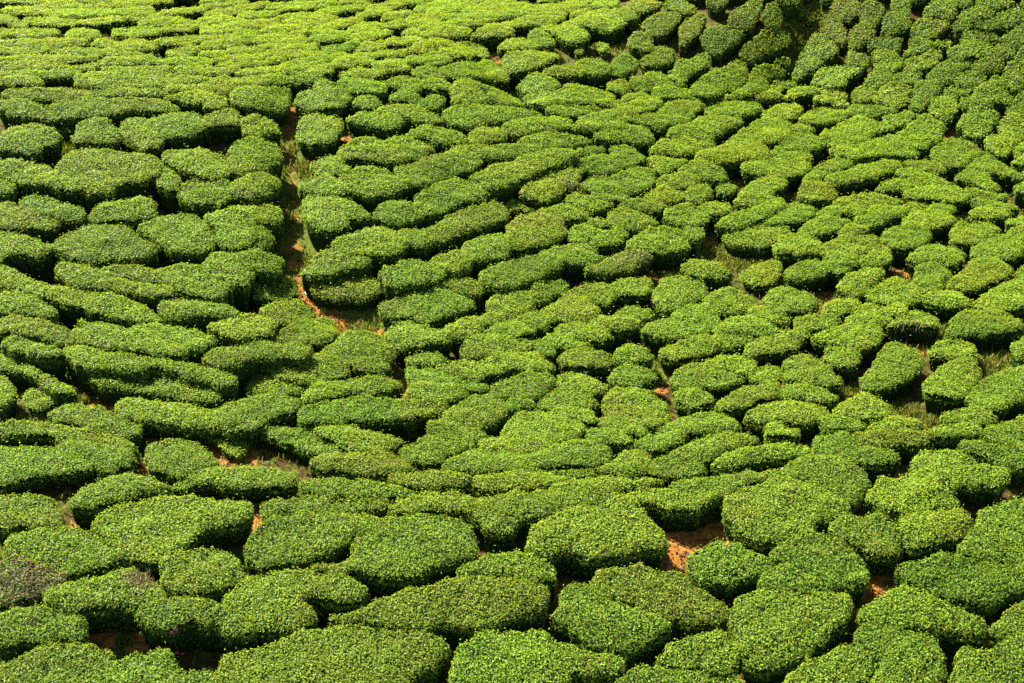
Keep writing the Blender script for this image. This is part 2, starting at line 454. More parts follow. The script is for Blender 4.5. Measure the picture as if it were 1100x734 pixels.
560,90 590,40 640,5 720,20 745,70 690,100 620,100
745,95 780,60 860,45 945,70 880,100 800,120
705,150 740,110 800,120 810,155 750,175
825,150 900,110 960,80 1040,55 1140,65 1140,100 1050,130 990,150 920,155
760,205 810,180 890,180 970,210 900,225 800,225
680,275 740,245 860,230 925,250 890,290 800,315 720,310
620,245 660,230 700,245 670,265
960,240 1000,190 1080,140 1140,130 1140,240 1060,260 1000,260
890,300 940,260 1040,270 1020,320 940,320
810,370 870,330 950,310 1000,335 970,370 890,400 830,400
715,445 770,400 840,400 890,430 860,465 770,465
1040,330 1080,270 1150,260 1150,330 1090,340
990,390 1030,340 1140,330 1140,420 1060,430
960,430 1030,400 1090,440 1080,480 1020,490
840,30 870,-10 960,-10 970,40 900,50
960,20 1000,-10 1050,20 1000,45
1070,30 1100,0 1150,0 1150,45
690,0 760,-15 830,0 800,40 740,30
130,350 160,295 230,290 270,320 260,350 200,395 140,385
-40,440 0,390 60,355 140,370 210,390 150,440 120,470 0,465
@ 440 0 5 0.8
60,200 110,165 220,155 330,170 300,200 180,205
325,205 380,160 500,130 650,90 780,55 840,65 840,105 760,135 640,145 560,160 560,195 450,205 380,210
480,270 510,230 600,215 690,245 680,265 580,275
635,205 670,170 720,180 780,240 740,260 690,245
700,155 800,145 900,160 965,195 950,225 880,235 820,215 760,180
820,140 880,110 960,85 1040,60 1110,75 1140,130 1080,175 1010,160 940,150 900,160
990,250 1030,235 1070,260 1040,285 #shrub
885,285 920,270 940,290 900,300 #shrub
-20,280 40,240 150,220 240,235 160,265 60,290
-20,340 30,300 120,280 210,310 220,340 120,355
160,280 220,240 320,235 400,265 430,310 360,315 270,315
770,50 830,20 920,20 960,40 860,70
860,85 920,60 980,60 940,95
970,40 1040,0 1110,0 1120,40 1040,55
S 25 700,10 770,3 830,-2
S 25 850,12 930,5 1000,10
S 25 -20,232 30,225 80,220
S 28 -30,185 20,182 60,180
S 25 0,20 60,14 120,8
S 48 40,55 150,38 270,25
S 32 110,76 220,58 340,40
S 25 270,20 350,8 430,0
S 40 300,65 430,42 560,25
S 30 190,100 330,97 470,93
S 38 360,80 500,58 640,38
S 35 0,110 90,104 180,95
S 30 0,140 80,136 160,128
S 30 60,165 170,148 290,130
S 30 280,132 360,128 440,118
S 40 420,105 590,75 760,42
@ 0 0 5 0.75
S 22 -20,15 180,14 380,10
S 20 390,8 620,10 860,8
S 30 210,45 330,38 440,30
S 28 460,45 680,30 900,15
S 35 30,70 140,68 250,65
S 35 260,80 450,80 640,75
S 40 640,72 730,72 820,70
S 40 -20,110 60,120 140,145
S 35 150,120 290,126 420,130
S 30 430,130 550,122 660,112
S 30 700,105 790,102 870,95
S 30 880,80 990,70 1110,55
S 35 760,140 870,130 980,115
S 40 -20,190 150,190 300,187
S 42 370,200 450,192 530,197
S 40 620,185 740,185 850,180
S 40 840,170 970,155 1110,140
S 35 -20,240 220,240 450,240
S 38 510,240 560,240 605,245
S 52 580,260 710,252 840,255
S 40 850,235 980,230 1110,218
S 30 -20,285 120,285 250,280
S 35 260,275 430,285 600,295
S 25 620,300 720,303 810,310
S 45 910,300 990,290 1070,278
S 30 -20,330 240,326 500,325
S 35 520,340 680,335 840,335
S 40 860,345 980,343 1110,335
S 35 -20,370 170,366 360,365
S 25 370,385 460,375 550,365
S 33 560,392 740,388 920,382
S 35 -20,410 200,408 420,405
S 40 430,425 660,420 900,413
S 50 950,392 1030,383 1120,375
S 38 -20,445 100,445 220,447
S 42 440,460 760,455 1080,447
S 50 40,515 250,515 460,515
S 35 480,510 690,505 900,500
S 30 900,490 1000,488 1100,484
@ 220 0 5 0.75
S 20 -10,12 100,8 200,3
S 28 -10,45 110,35 220,20
S 35 20,85 180,62 330,30
S 30 340,50 450,32 560,10
S 35 190,95 290,90 380,78
S 30 400,60 550,42 700,20
S 30 -10,122 110,122 230,125
S 40 -10,172 90,165 200,155
S 40 220,140 310,138 400,128
S 30 400,110 500,102 600,90
S 35 600,85 740,60 880,35
S 20 730,20 810,14 900,5
S 40 880,60 990,38 1100,15
S 22 -10,215 90,212 180,205
S 40 -10,255 130,242 260,220
S 25 160,190 240,186 320,180
S 40 260,225 390,212 520,200
S 30 320,170 440,162 560,150
S 35 440,130 570,120 700,105
S 40 540,178 690,148 830,115
S 30 830,92 920,80 1000,65
S 35 960,100 1030,90 1110,75
S 25 -10,300 60,298 120,292
S 40 130,290 220,282 320,270
S 35 300,262 430,248 560,230
S 52 580,212 680,205 770,200
S 40 780,212 890,200 990,185
S 40 780,168 870,158 960,145
S 30 960,152 1030,142 1110,130
S 20 -10,336 50,334 110,330
S 30 120,325 220,322 320,314
S 40 340,300 470,285 600,265
S 25 460,315 550,305 640,290
S 30 90,357 260,345 420,330
S 35 -10,398 90,393 180,385
S 35 190,402 310,390 430,374
S 40 420,360 580,338 740,310
S 35 640,282 730,270 820,250
S 45 820,268 900,260 980,245
S 40 980,238 1040,234 1110,228
S 25 -10,446 60,442 130,434
S 30 100,450 250,435 400,410
S 35 440,390 580,380 720,365
S 40 700,347 800,342 900,328
S 35 720,332 860,315 1000,290
S 30 990,310 1040,300 1100,284
S 55 910,370 1000,360 1110,357
S 35 -10,470 160,465 330,455
S 35 300,440 460,436 620,428
S 40 740,408 850,402 960,400
S 35 -10,500 60,496 130,490
S 25 560,400 620,398 680,393
"""
# ---------------------------------------------------------------- hillside
def ray(u, v):
    a = (np.asarray(u, float) - PW/2) / FPX
    b = (PH/2 - np.asarray(v, float)) / FPX
    return np.stack([a, CP + b*SP, -SP + b*CP], -1)

ROWS = [734, 650, 560, 500, 400, 300, 200, 150, 110, 80, 50, 0, -60]
HEIGHTS = {                      # ground height in metres along five lines of sight up the hillside
    -60:  [-1.0, -.5, 0, .3, .6, 1.3, 2.2, 2.9, 3.5, 3.65, 3.6, 3.2, 2.7],
    275:  [-1.1, -.6, 0, .2, .5, 1.2, 2.2, 2.8, 3.3, 3.45, 3.4, 3.1, 2.7],
    550:  [-1.2, -.6, 0, .0, .3, .9, 1.8, 2.3, 2.7, 2.8, 2.9, 2.8, 2.7],
    700:  [-1.2, -.6, 0, .1, .3, .8, 1.5, 1.9, 2.1, 2.5, 3.1, 3.7, 4.4],
    850:  [-1.1, -.5, .1, .3, .4, .8, 1.25, 1.5, 1.8, 2.5, 3.35, 4.7, 6.0],
    1160: [-1.0, -.4, .2, .5, .7, .9, 1.2, 1.8, 2.6, 3.4, 4.2, 5.4, 6.9],
}
ctrl = []
for u, hs in HEIGHTS.items():
    for v, z in zip(ROWS, hs):
        r = ray(u, v); t = (z - CAMZ) / r[2]
        ctrl.append((r[0]*t, r[1]*t, z))
for x in (-75, -35, 0, 35, 75):
    ctrl += [(x, 3, -6.0), (x, 100, 6.5 + .02*x), (x, 150, 12.0)]
for y in (22, 40, 60):
    ctrl += [(-70, y, -1.0 + .06*(y-22)), (70, y, .5 + .09*(y-22))]
ctrl = np.array(ctrl)
def phi(d2): return 0.5*d2*np.log(d2 + 1e-9)
P2 = ctrl[:, :2] / 20.0
n = len(P2)
K = phi(((P2[:, None]-P2[None])**2).sum(-1)) + 0.002*np.eye(n)
A = np.zeros((n+3, n+3)); A[:n, :n] = K
A[:n, n] = 1; A[:n, n+1:] = P2; A[n, :n] = 1; A[n+1:, :n] = P2.T
W = np.linalg.solve(A, np.concatenate([ctrl[:, 2], np.zeros(3)]))
def hill_raw(x, y):
    q = np.stack([np.ravel(x), np.ravel(y)], -1) / 20.0
    out = np.empty(len(q))
    for i in range(0, len(q), 20000):
        c = q[i:i+20000]
        out[i:i+20000] = phi(((c[:, None]-P2[None])**2).sum(-1)) @ W[:n] + W[n] + c @ W[n+1:]
    return out.reshape(np.shape(x))

GX0, GX1, GY0, GY1, GS = -62.0, 62.0, 6.0, 130.0, 0.4
gx = np.arange(GX0, GX1+.01, GS); gy = np.arange(GY0, GY1+.01, GS)
GXX, GYY = np.meshgrid(gx, gy)
GZ = hill_raw(GXX, GYY)
def sample(grid, x, y):
    fx = np.clip((np.asarray(x)-GX0)/GS, 0, len(gx)-1.001); fy = np.clip((np.asarray(y)-GY0)/GS, 0, len(gy)-1.001)
    i = fx.astype(int); j = fy.astype(int); a = fx-i; b = fy-j
    return (grid[j, i]*(1-a)*(1-b) + grid[j, i+1]*a*(1-b) + grid[j+1, i]*(1-a)*b + grid[j+1, i+1]*a*b)
def ground(x, y): return sample(GZ, x, y)

TT = np.concatenate([np.arange(14, 60, .15), np.arange(60, 125, .4)])
def land(u, v, h=0.0):
    """point of the surface lying h above the hillside that is met along a line of sight"""
    r = ray(u, v)
    p = r[:, None, :]*TT[None, :, None]
    d = CAMZ + p[..., 2] - ground(p[..., 0], p[..., 1]) - h
    hit = (d[:, 1:] <= 0) & (d[:, :-1] > 0)
    k = np.where(hit.any(1), hit.argmax(1), len(TT)-2)
    i = np.arange(len(k)); d0 = d[i, k]; d1 = d[i, k+1]
    f = np.clip(d0/np.where(np.abs(d0-d1) < 1e-9, 1, d0-d1), 0, 1)
    t = TT[k] + f*(TT[k+1]-TT[k])
    return r[:, :2]*t[:, None]
def pix(x, y, z):
    b = z - CAMZ
    dep = y*CP - b*SP
    return PW/2 + FPX*x/dep, PH/2 - FPX*(b*CP + y*SP)/dep

# the gully with the footpath is cut into the slope
PATH = [[(316,112),(309,150),(314,190),(316,230),(318,262),(316,300),(326,325),(345,345),(368,352)],
        [(368,352),(395,360),(420,380),(433,405),(432,430)],
        [(512,60),(530,85),(548,100),(562,118)],
        [(880,0),(868,40),(852,60),(846,85)]]
def seg_dist(px, py, line):
    d = np.full(np.shape(px), 1e9)
    for (x0, y0), (x1, y1) in zip(line[:-1], line[1:]):
        dx, dy = x1-x0, y1-y0
        t = np.clip(((px-x0)*dx + (py-y0)*dy)/(dx*dx+dy*dy+1e-12), 0, 1)
        d = np.minimum(d, np.hypot(px-x0-t*dx, py-y0-t*dy))
    return d
path_w = [land(*np.array(p, float).T) for p in PATH]
PD = np.full(GXX.shape, 1e9)
for k, pw in enumerate(path_w):
    d = seg_dist(GXX, GYY, pw)
    GZ -= (.32, .15, .45, .70)[k]*np.exp(-(d/(.80, .6, .8, 1.1)[k])**2)

# ---------------------------------------------------------------- bush outlines
def catmull(pts, m):
    P = np.asarray(pts); N = len(P); out = []
    for i in range(N):
        p0, p1, p2, p3 = P[i-1], P[i], P[(i+1) % N], P[(i+2) % N]
        for t in np.arange(m)/m:
            out.append(.5*((2*p1) + (p2-p0)*t + (2*p0-5*p1+4*p2-p3)*t*t + (3*p1-p0-3*p2+p3)*t**3))
    return np.array(out)
def area2(P): return .5*np.sum(P[:, 0]*np.roll(P[:, 1], -1) - np.roll(P[:, 0], -1)*P[:, 1])
def spine_poly(t, pts):
    P = np.array(pts, float); c_ = P.mean(0); P = c_ + (P-c_)*1.09; L = np.r_[0, np.cumsum(np.hypot(*np.diff(P, axis=0).T))]
    s = np.linspace(0, L[-1], 9); x = np.interp(s, L, P[:, 0]); y = np.interp(s, L, P[:, 1])
    q = np.clip(np.linspace(-1, 1, 9), -.94, .94)
    w = .5*t*np.sqrt(1-np.abs(q)**3)*(1 + rng.uniform(-.18, .18, 9)); 
    return [(a, b-c) for a, b, c in zip(x, y, w)] + [(a, b+c) for a, b, c in zip(x[::-1], y[::-1], w[::-1])]

BUSH = []          # dicts: poly (picture), tag, h
for ln in TILES.strip().splitlines():
    ln = ln.strip()
    if ln.startswith('@'):
        ox, oy, sc, hh = [float(a) for a in ln[1:].split()]
        continue
    tag = ''
    if '#' in ln: ln, tag = ln.split('#')
    tok = ln.split(); sp = None
    if tok[0] == 'S': sp = float(tok[1]); tok = tok[2:]
    pts = [tuple(float(c) for c in a.split(',')) for a in tok]
    if sp: pts = spine_poly(sp*1.06, pts)
    pts = [(ox + a/sc, oy + b/sc) for a, b in pts]
    BUSH.append(dict(pts=pts, tag=tag.strip(), h=hh, far=bool(sp)))

def wob(n, k=3):
    """smooth closed noise of n samples"""
    t = np.arange(n)/n*2*math.pi; o = np.zeros(n)
    for f in range(2, 2+k*4): o += rng.normal()*np.cos(f*t + rng.uniform(0, 6.28))/f**.6
    return o/ max(1e-6, np.abs(o).max())

# the rows go on past the edges of the photograph
v = -62.0
while v < 850:
    q = .42 + .78*min(1, max(0, v/734.))**1.1
    u = -170.0 + rng.uniform(0, 60)
    while u < 1270:
        wd_ = q*rng.uniform(60, 120); th = q*rng.uniform(24, 30)
        cu, cv = u + wd_/2, v + rng.uniform(-3, 3)
        if u + wd_ < -1 or u > 1101 or cv + th*.5 < 3 or cv > 764:
            sl_ = (.12 if cu > 550 else -.03)*wd_
            BUSH.append(dict(pts=spine_poly(th, [(u, cv+sl_), (cu, cv), (u+wd_, cv-sl_)]), tag='', h=.8, far=True, filler=True))
        u += wd_ + 5*q
    v += 31*q

for b in BUSH:
    P = catmull(b['pts'], 5)
    b['cu'], b['cv'] = P[:, 0].mean(), P[:, 1].mean()
    Pc = np.stack([np.clip(P[:, 0], 0, PW), np.clip(P[:, 1], 0, PH)], -1)
    b['parea'] = abs(area2(Pc))
    h = b['h'] if b['tag'] != 'shrub' else .45
    h *= (.84 + .14*min(1, max(0, (b['cv']-480)/120))) if b['h'] < .89 else .98
    if b['tag'] in ('flower', 'flower2'): h = .85
    if b['far']: h = .50
    if b['tag'] in ('clear', 'path'): h *= .74
    elif 400 < b['cv'] < 520 and b['cu'] < 330: h *= .66
    b['h'] = h*rng.uniform(.93, 1.07)
    w = land(P[:, 0], P[:, 1], b['h']-.10)
    # even spacing round the outline
    L = np.r_[0, np.cumsum(np.hypot(*np.diff(np.r_[w, w[:1]], axis=0).T))]
    m = int(np.clip(L[-1]/.14, 24, 110)); s = np.arange(m)/m*L[-1]
    w = np.stack([np.interp(s, L, np.r_[w[:, k], w[:1, k]]) for k in (0, 1)], -1)
    if area2(w) < 0: w = w[::-1].copy()
    tn = np.roll(w, -1, 0)-np.roll(w, 1, 0); tn /= np.hypot(*tn.T)[:, None]+1e-9
    nrm = np.stack([tn[:, 1], -tn[:, 0]], -1)
    w = w + nrm*(wob(m, 7)*.07 + wob(m, 20)*.035 + (.012 if not b['far'] else .03) + (.065 if math.hypot(*w.mean(0)) < 28 else .085)*np.clip(-nrm[:, 1], 0, 1))[:, None]
    b['w'] = w; b['n'] = nrm; b['dist'] = math.hypot(*w.mean(0))
    b['A'] = abs(area2(w))
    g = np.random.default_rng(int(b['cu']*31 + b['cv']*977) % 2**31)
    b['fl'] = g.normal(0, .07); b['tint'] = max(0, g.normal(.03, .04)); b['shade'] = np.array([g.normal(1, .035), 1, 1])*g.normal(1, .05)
    if 670 < b['cu'] < 960 and b['cv'] < 62: b['fl'] -= .22; b['tint'] += .18      # shade of the viewer-facing slope put into the leaf colour
    if b['far'] and not b.get('filler'): b['fl'] += .12  # far field tilts sunward: some of that brightness is put into leaf colour
BUSH = [b for b in BUSH if (b['parea'] > 8 or b.get('filler')) and b['A'] > .05]

# ---------------------------------------------------------------- materials
def mat(name):
    m = bpy.data.materials.new(name); m.use_nodes = True
    nt = m.node_tree; nt.nodes.clear()
    return m, nt, nt.nodes.new
def leaf_material(name, rough=.5, trans=.45, tint=(1.6, 1.45, .4), spec=.10):
    m, nt, N = mat(name)
    out = N('ShaderNodeOutputMaterial'); mix = N('ShaderNodeMixShader'); mix.inputs[0].default_value = trans
    p = N('ShaderNodeBsdfPrincipled'); t = N('ShaderNodeBsdfTranslucent')
    a = N('ShaderNodeAttribute'); a.attribute_name = 'leaf'
    p.inputs['Roughness'].default_value = rough; p.inputs['Specular IOR Level'].default_value = spec
    g = N('ShaderNodeMix'); g.data_type = 'RGBA'; g.blend_type = 'MULTIPLY'; g.inputs[0].default_value = 1
    g.inputs[7].default_value = (*tint, 1)
    L = nt.links.new
    L(a.outputs['Color'], p.inputs['Base Color']); L(a.outputs['Color'], g.inputs[6]); L(g.outputs[2], t.inputs['Color'])
    L(p.outputs[0], mix.inputs[1]); L(t.outputs[0], mix.inputs[2]); L(mix.outputs[0], out.inputs[0])
    return m
M_LEAF = leaf_material('tea_leaves', .45)
M_GRASS = leaf_material('grass_blades', .6, .35, (1.3, 1.2, .6), .2)

def noise_material(name, c1, c2, scale, rough=.8, bump=.3, detail=6):
    m, nt, N = mat(name); L = nt.links.new
    out = N('ShaderNodeOutputMaterial'); p = N('ShaderNodeBsdfPrincipled'); p.inputs['Roughness'].default_value = rough
    p.inputs['Specular IOR Level'].default_value = .05
    g = N('ShaderNodeNewGeometry'); nz = N('ShaderNodeTexNoise'); nz.inputs['Scale'].default_value = scale; nz.inputs['Detail'].default_value = detail
    r = N('ShaderNodeValToRGB'); r.color_ramp.elements[0].color = (*c1, 1); r.color_ramp.elements[1].color = (*c2, 1)
    r.color_ramp.elements[0].position = .35; r.color_ramp.elements[1].position = .65
    bp = N('ShaderNodeBump'); bp.inputs['Strength'].default_value = bump; bp.inputs['Distance'].default_value = .05
    L(g.outputs['Position'], nz.inputs['Vector']); L(nz.outputs['Fac'], r.inputs[0]); L(r.outputs[0], p.inputs['Base Color'])
    L(nz.outputs['Fac'], bp.inputs['Height']); L(bp.outputs[0], p.inputs['Normal']); L(p.outputs[0], out.inputs[0])
    return m
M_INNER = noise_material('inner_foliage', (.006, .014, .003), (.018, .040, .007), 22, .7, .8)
M_STEM = noise_material('tea_wood', (.06, .04, .022), (.15, .105, .06), 40, .85, .4)
M_TWIG = noise_material('withered_twigs', (.15, .10, .05), (.33, .25, .15), 30, .9, .2)
M_WHITE = noise_material('white_plastic', (.75, .75, .74), (.82, .82, .80), 30, .4, .05)
M_YELLOW = noise_material('yellow_plastic', (.65, .40, .03), (.75, .5, .06), 30, .4, .05)
def plain(name, c, rough=.5):
    m, nt, N = mat(name); out = N('ShaderNodeOutputMaterial'); p = N('ShaderNodeBsdfPrincipled')
    p.inputs['Base Color'].default_value = (*c, 1); p.inputs['Roughness'].default_value = rough
    nt.links.new(p.outputs[0], out.inputs[0]); return m
M_PETAL = noise_material('pink_petals', (.62, .06, .22), (.75, .14, .34), 60, .5, .05)

def soil_material():
    m, nt, N = mat('hillside_soil'); L = nt.links.new
    out = N('ShaderNodeOutputMaterial'); p = N('ShaderNodeBsdfPrincipled'); p.inputs['Roughness'].default_value = .95
    p.inputs['Specular IOR Level'].default_value = .1
    g = N('ShaderNodeNewGeometry')
    def nz(scale, det=6, dist=0):
        q = N('ShaderNodeTexNoise'); q.inputs['Scale'].default_value = scale; q.inputs['Detail'].default_value = det
        q.inputs['Distortion'].default_value = dist; L(g.outputs['Position'], q.inputs['Vector']); return q
    def ramp(src, stops):
        r = N('ShaderNodeValToRGB'); e = r.color_ramp.elements
        while len(e) < len(stops): e.new(.5)
        for k, (pos, col) in enumerate(stops): e[k].position = pos; e[k].color = (*col, 1)
        L(src, r.inputs[0]); return r
    soil = ramp(nz(5, 9).outputs['Fac'], [(.30, (.16, .060, .010)), (.52, (.28, .115, .019)), (.75, (.38, .185, .04))])
    dark = ramp(nz(9, 8).outputs['Fac'], [(.30, (.020, .012, .005)), (.5, (.060, .028, .009)), (.7, (.030, .040, .006))])
    moss = ramp(nz(12, 8).outputs['Fac'], [(.35, (.035, .052, .006)), (.6, (.085, .110, .010)), (.8, (.19, .135, .025))])
    a = N('ShaderNodeAttribute'); a.attribute_name = 'cover'
    sep = N('ShaderNodeSeparateColor'); L(a.outputs['Color'], sep.inputs[0])
    n2 = nz(3.5, 7, .4)
    def thresh(ch):
        ad = N('ShaderNodeMath'); ad.operation = 'MULTIPLY_ADD'; L(n2.outputs['Fac'], ad.inputs[0]); ad.inputs[1].default_value = 1.3; ad.inputs[2].default_value = -.65
        su = N('ShaderNodeMath'); su.operation = 'ADD'; L(sep.outputs[ch], su.inputs[0]); L(ad.outputs[0], su.inputs[1])
        mr = N('ShaderNodeMapRange'); mr.inputs[1].default_value = .35; mr.inputs[2].default_value = .6; L(su.outputs[0], mr.inputs[0]); return mr
    def mixc(f, A, B):
        q = N('ShaderNodeMix'); q.data_type = 'RGBA'; L(f, q.inputs[0]); L(A, q.inputs[6]); L(B, q.inputs[7]); return q
    m1 = mixc(thresh(1).outputs[0], dark.outputs[0], moss.outputs[0])
    m2 = mixc(thresh(0).outputs[0], m1.outputs[2], soil.outputs[0])
    bn = nz(30, 8); bp = N('ShaderNodeBump'); bp.inputs['Strength'].default_value = .8; bp.inputs['Distance'].default_value = .06
    L(bn.outputs['Fac'], bp.inputs['Height']); L(bp.outputs[0], p.inputs['Normal'])
    L(m2.outputs[2], p.inputs['Base Color']); L(p.outputs[0], out.inputs[0])
    return m
M_SOIL = soil_material()

# ---------------------------------------------------------------- ground sheet
# bare soil: u, v, radius along x in pixels ; green: same
BARE = [(735,592,30),(720,600,22),(765,580,22),(745,605,16),(597,632,12),(594,640,9),(235,490,22),(250,497,18),(215,474,22),(182,468,22),(250,494,22),(190,472,16),
        (152,507,9),(85,570,13),(95,520,10),(75,430,14),(100,438,16),(118,441,10),(110,690,16),(160,690,18),(95,690,14),(268,480,10),(272,560,12),
        (432,414,10),(431,425,8),(345,345,12),(362,350,14),(355,340,10),(316,285,10),(318,300,9),(322,312,9),(330,328,9),(338,337,9),(352,347,12),(326,322,7),(312,270,6),(316,120,9),(322,127,8),(312,140,8),(405,360,9),
        (762,262,12),(755,270,10),(748,272,8),(790,192,12),(775,200,6),(718,294,10),(705,300,10),(712,420,7),(886,322,16),(880,330,8),(988,374,15),(975,370,8),
        (1012,345,10),(965,296,12),(958,300,8),(1040,230,8),(1060,420,10),(548,565,10),(525,560,8),(945,630,16),(940,640,12),(920,660,8),(960,512,8),(925,550,8),
        (1060,690,8),(800,730,10),(770,700,6),(480,715,8),(490,600,10),(320,330,5),
        (530,60,8),(535,68,6),(560,115,7),(1022,145,8),(1052,168,6),(830,168,5),(375,150,8),(455,465,12),(440,462,10),(960,500,6),(1075,300,6),(675,380,6),(640,345,6),(730,350,5),(600,520,4)]
GREEN = [(790,280,40),(770,285,28),(810,285,26),(830,300,22),(700,290,24),(690,295,20),(720,300,20),(400,352,24),(375,340,24),(350,335,18),(330,318,14),(318,275,14),
         (335,262,16),(340,300,14),(305,255,18),(300,235,14),(310,210,10),(325,180,8),(318,165,8),(745,200,16),(860,220,16),(850,240,12),(895,207,22),(700,385,16),(705,395,20),(715,405,16),(690,380,14),
         (1000,370,22),(1010,360,16),(1070,385,24),(1065,395,18),(960,300,16),(870,325,22),(985,455,30),(975,450,24),(960,445,18),(890,395,20),(905,415,20),(640,300,16),(775,670,16),(945,622,14),
         (545,110,10),(555,118,12),(535,75,8),(80,430,20),(90,436,18),(100,432,20),(40,455,22),(30,460,18),(40,170,16),(60,165,16),(85,150,12),(860,25,14),(850,40,14),(870,15,10),
         (690,275,20),(1025,540,12),(760,550,10),(755,590,10),(590,260,8),(130,690,10),(1030,235,9),(1045,228,9),(540,300,8)]
def spot_mask(px, py, spots):
    o = np.zeros(np.shape(px))
    for u, v, r in spots:
        c = land(np.array([u], float), np.array([v], float))[0]
        dist = math.hypot(c[0], c[1], CAMZ); rr = r/FPX*dist*1.2
        o = np.maximum(o, np.exp(-(((px-c[0])**2 + (py-c[1])**2)/rr**2)**1.3))
    return o
vx = np.unique(np.concatenate([np.arange(-160, -34, 3.0), np.arange(-34, 34, .16), np.arange(34, 160, 3.0)]))
vy = np.unique(np.concatenate([np.arange(-20, 17, 2.0), np.arange(17, 62, .16), np.arange(62, 100, .6), np.arange(100, 260, 5.0)]))
VX, VY = np.meshgrid(vx, vy)
inside = (VX > GX0) & (VX < GX1) & (VY > GY0) & (VY < GY1)
VZ = np.where(inside, ground(np.clip(VX, GX0, GX1), np.clip(VY, GY0, GY1)), 0)
outm = ~inside
VZ[outm] = hill_raw(VX[outm], VY[outm])
VZ = np.clip(VZ, -14, 30)
def fnoise(x, y, f, seed):
    r = np.random.default_rng(seed); o = 0
    for k in range(6):
        a = r.uniform(0, 6.28); q = f*r.uniform(.6, 1.6)
        o = o + np.sin(q*(x*math.cos(a) + y*math.sin(a)) + r.uniform(0, 6.28))
    return o/6
VZ += .03*fnoise(VX, VY, 4.0, 3) + .015*fnoise(VX, VY, 11.0, 4)
bare = spot_mask(VX, VY, BARE); green = spot_mask(VX, VY, GREEN)
for k, pw in enumerate(path_w):
    d = seg_dist(VX, VY, pw)
    bare = np.maximum(bare, (.55 if k != 3 else .25)*np.exp(-(d/.17)**2))
    green = np.maximum(green, .8*np.exp(-(d/.9)**2))
green = np.maximum(green, .42 + .25*fnoise(VX, VY, .7, 9))
def mesh_np(name, co, faces, loops=4, mats=(), col=None, attr='leaf', midx=None):
    me = bpy.data.meshes.new(name)
    co = np.asarray(co, np.float32); nf = len(faces)
    me.vertices.add(len(co)); me.vertices.foreach_set('co', co.ravel())
    me.loops.add(nf*loops); me.loops.foreach_set('vertex_index', np.asarray(faces, np.int32).ravel())
    me.polygons.add(nf); me.polygons.foreach_set('loop_start', np.arange(nf, dtype=np.int32)*loops)
    if midx is not None: me.polygons.foreach_set('material_index', np.asarray(midx, np.int32))
    me.update(calc_edges=True)
    if col is not None:
        ca = me.attributes.new(attr, 'FLOAT_COLOR', 'POINT')
        c4 = np.ones((len(co), 4), np.float32); c4[:, :3] = col; ca.data.foreach_set('color', c4.ravel())
    for m in mats: me.materials.append(m)
    return me
ny, nx = VX.shape
idx = np.arange(ny*nx).reshape(ny, nx)
F = np.stack([idx[:-1, :-1], idx[:-1, 1:], idx[1:, 1:], idx[1:, :-1]], -1).reshape(-1, 4)
gm = mesh_np('hillside', np.stack([VX.ravel(), VY.ravel(), VZ.ravel()], -1), F, 4, [M_SOIL],
             np.stack([bare.ravel(), np.clip(green.ravel(), 0, 1), 0*bare.ravel()], -1), 'cover')
gm.shade_smooth()
go = bpy.data.objects.new('hillside', gm); C.objects.link(go); go['kind'] = 'structure'

# ---------------------------------------------------------------- foliage
def inside_poly(px, py, P):
    c = np.zeros(len(px), bool); x0, y0 = P[-1]
    for x1, y1 in P:
        k = ((y1 > py) != (y0 > py))
        if y1 != y0: c ^= k & (px < (x0-x1)*(py-y1)/(y0-y1) + x1)
        x0, y0 = x1, y1
    return c
def edge_dist(px, py, P):
    A0 = P; B0 = np.roll(P, -1, 0); D = B0-A0; LL = (D**2).sum(1)+1e-12
    rx = px[:, None]-A0[None, :, 0]; ry = py[:, None]-A0[None, :, 1]
    t = np.clip((rx*D[:, 0] + ry*D[:, 1])/LL, 0, 1)
    qx = rx-t*D[:, 0]; qy = ry-t*D[:, 1]; d2 = qx*qx+qy*qy
    k = d2.argmin(1); i = np.arange(len(k)); d = np.sqrt(d2[i, k])+1e-9
    return d, qx[i, k]/d, qy[i, k]/d                 # distance, unit vector pointing inwards
def lumps(x, y, seed):
    return .6*fnoise(x, y, 2.4, seed+3) + .55*fnoise(x, y, 5.5, seed) + .4*fnoise(x, y, 12.0, seed+1)
def profile(b, d):
    sh = min(.085, .17*b['h']); R = min(.15, .5*b['dmax'])
    s = np.clip(d/R, 0, 1)
    z = b['h'] - sh*(1-np.sqrt(np.clip(1-(1-s)**2, 0, 1))) + .06*np.clip(d/1.0, 0, 1)
    slope = sh*(1-s)/np.sqrt(np.clip(1-(1-s)**2, .02, 1))/R
    return z, slope
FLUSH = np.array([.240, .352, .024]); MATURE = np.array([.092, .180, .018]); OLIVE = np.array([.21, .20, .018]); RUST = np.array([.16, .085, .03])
def leaf_quads(P, Nn, size, rs, up=.55):
    m = len(P)
    rv = rs.normal(size=(m, 3)); rv /= np.linalg.norm(rv, axis=1)[:, None]
    ax = rv - (rv*Nn).sum(1)[:, None]*Nn; ax /= np.linalg.norm(ax, axis=1)[:, None]+1e-9
    ax = ax + Nn*rs.uniform(-.25, up, m)[:, None]; ax /= np.linalg.norm(ax, axis=1)[:, None]
    rv2 = rs.normal(size=(m, 3))*.46 + Nn
    w = np.cross(ax, rv2); w /= np.linalg.norm(w, axis=1)[:, None]+1e-9
    nn = np.cross(w, ax)
    L = (size*rs.uniform(.7, 1.3, m))[:, None]; Wd = L*rs.uniform(.36, .52, m)[:, None]
    base = P - ax*L*.4
    v = np.empty((m, 4, 3))
    v[:, 0] = base; v[:, 1] = base + ax*L*.5 + w*Wd*.5 + nn*L*.08; v[:, 2] = base + ax*L - nn*L*.06; v[:, 3] = base + ax*L*.5 - w*Wd*.5 + nn*L*.08
    return v.reshape(-1, 3)

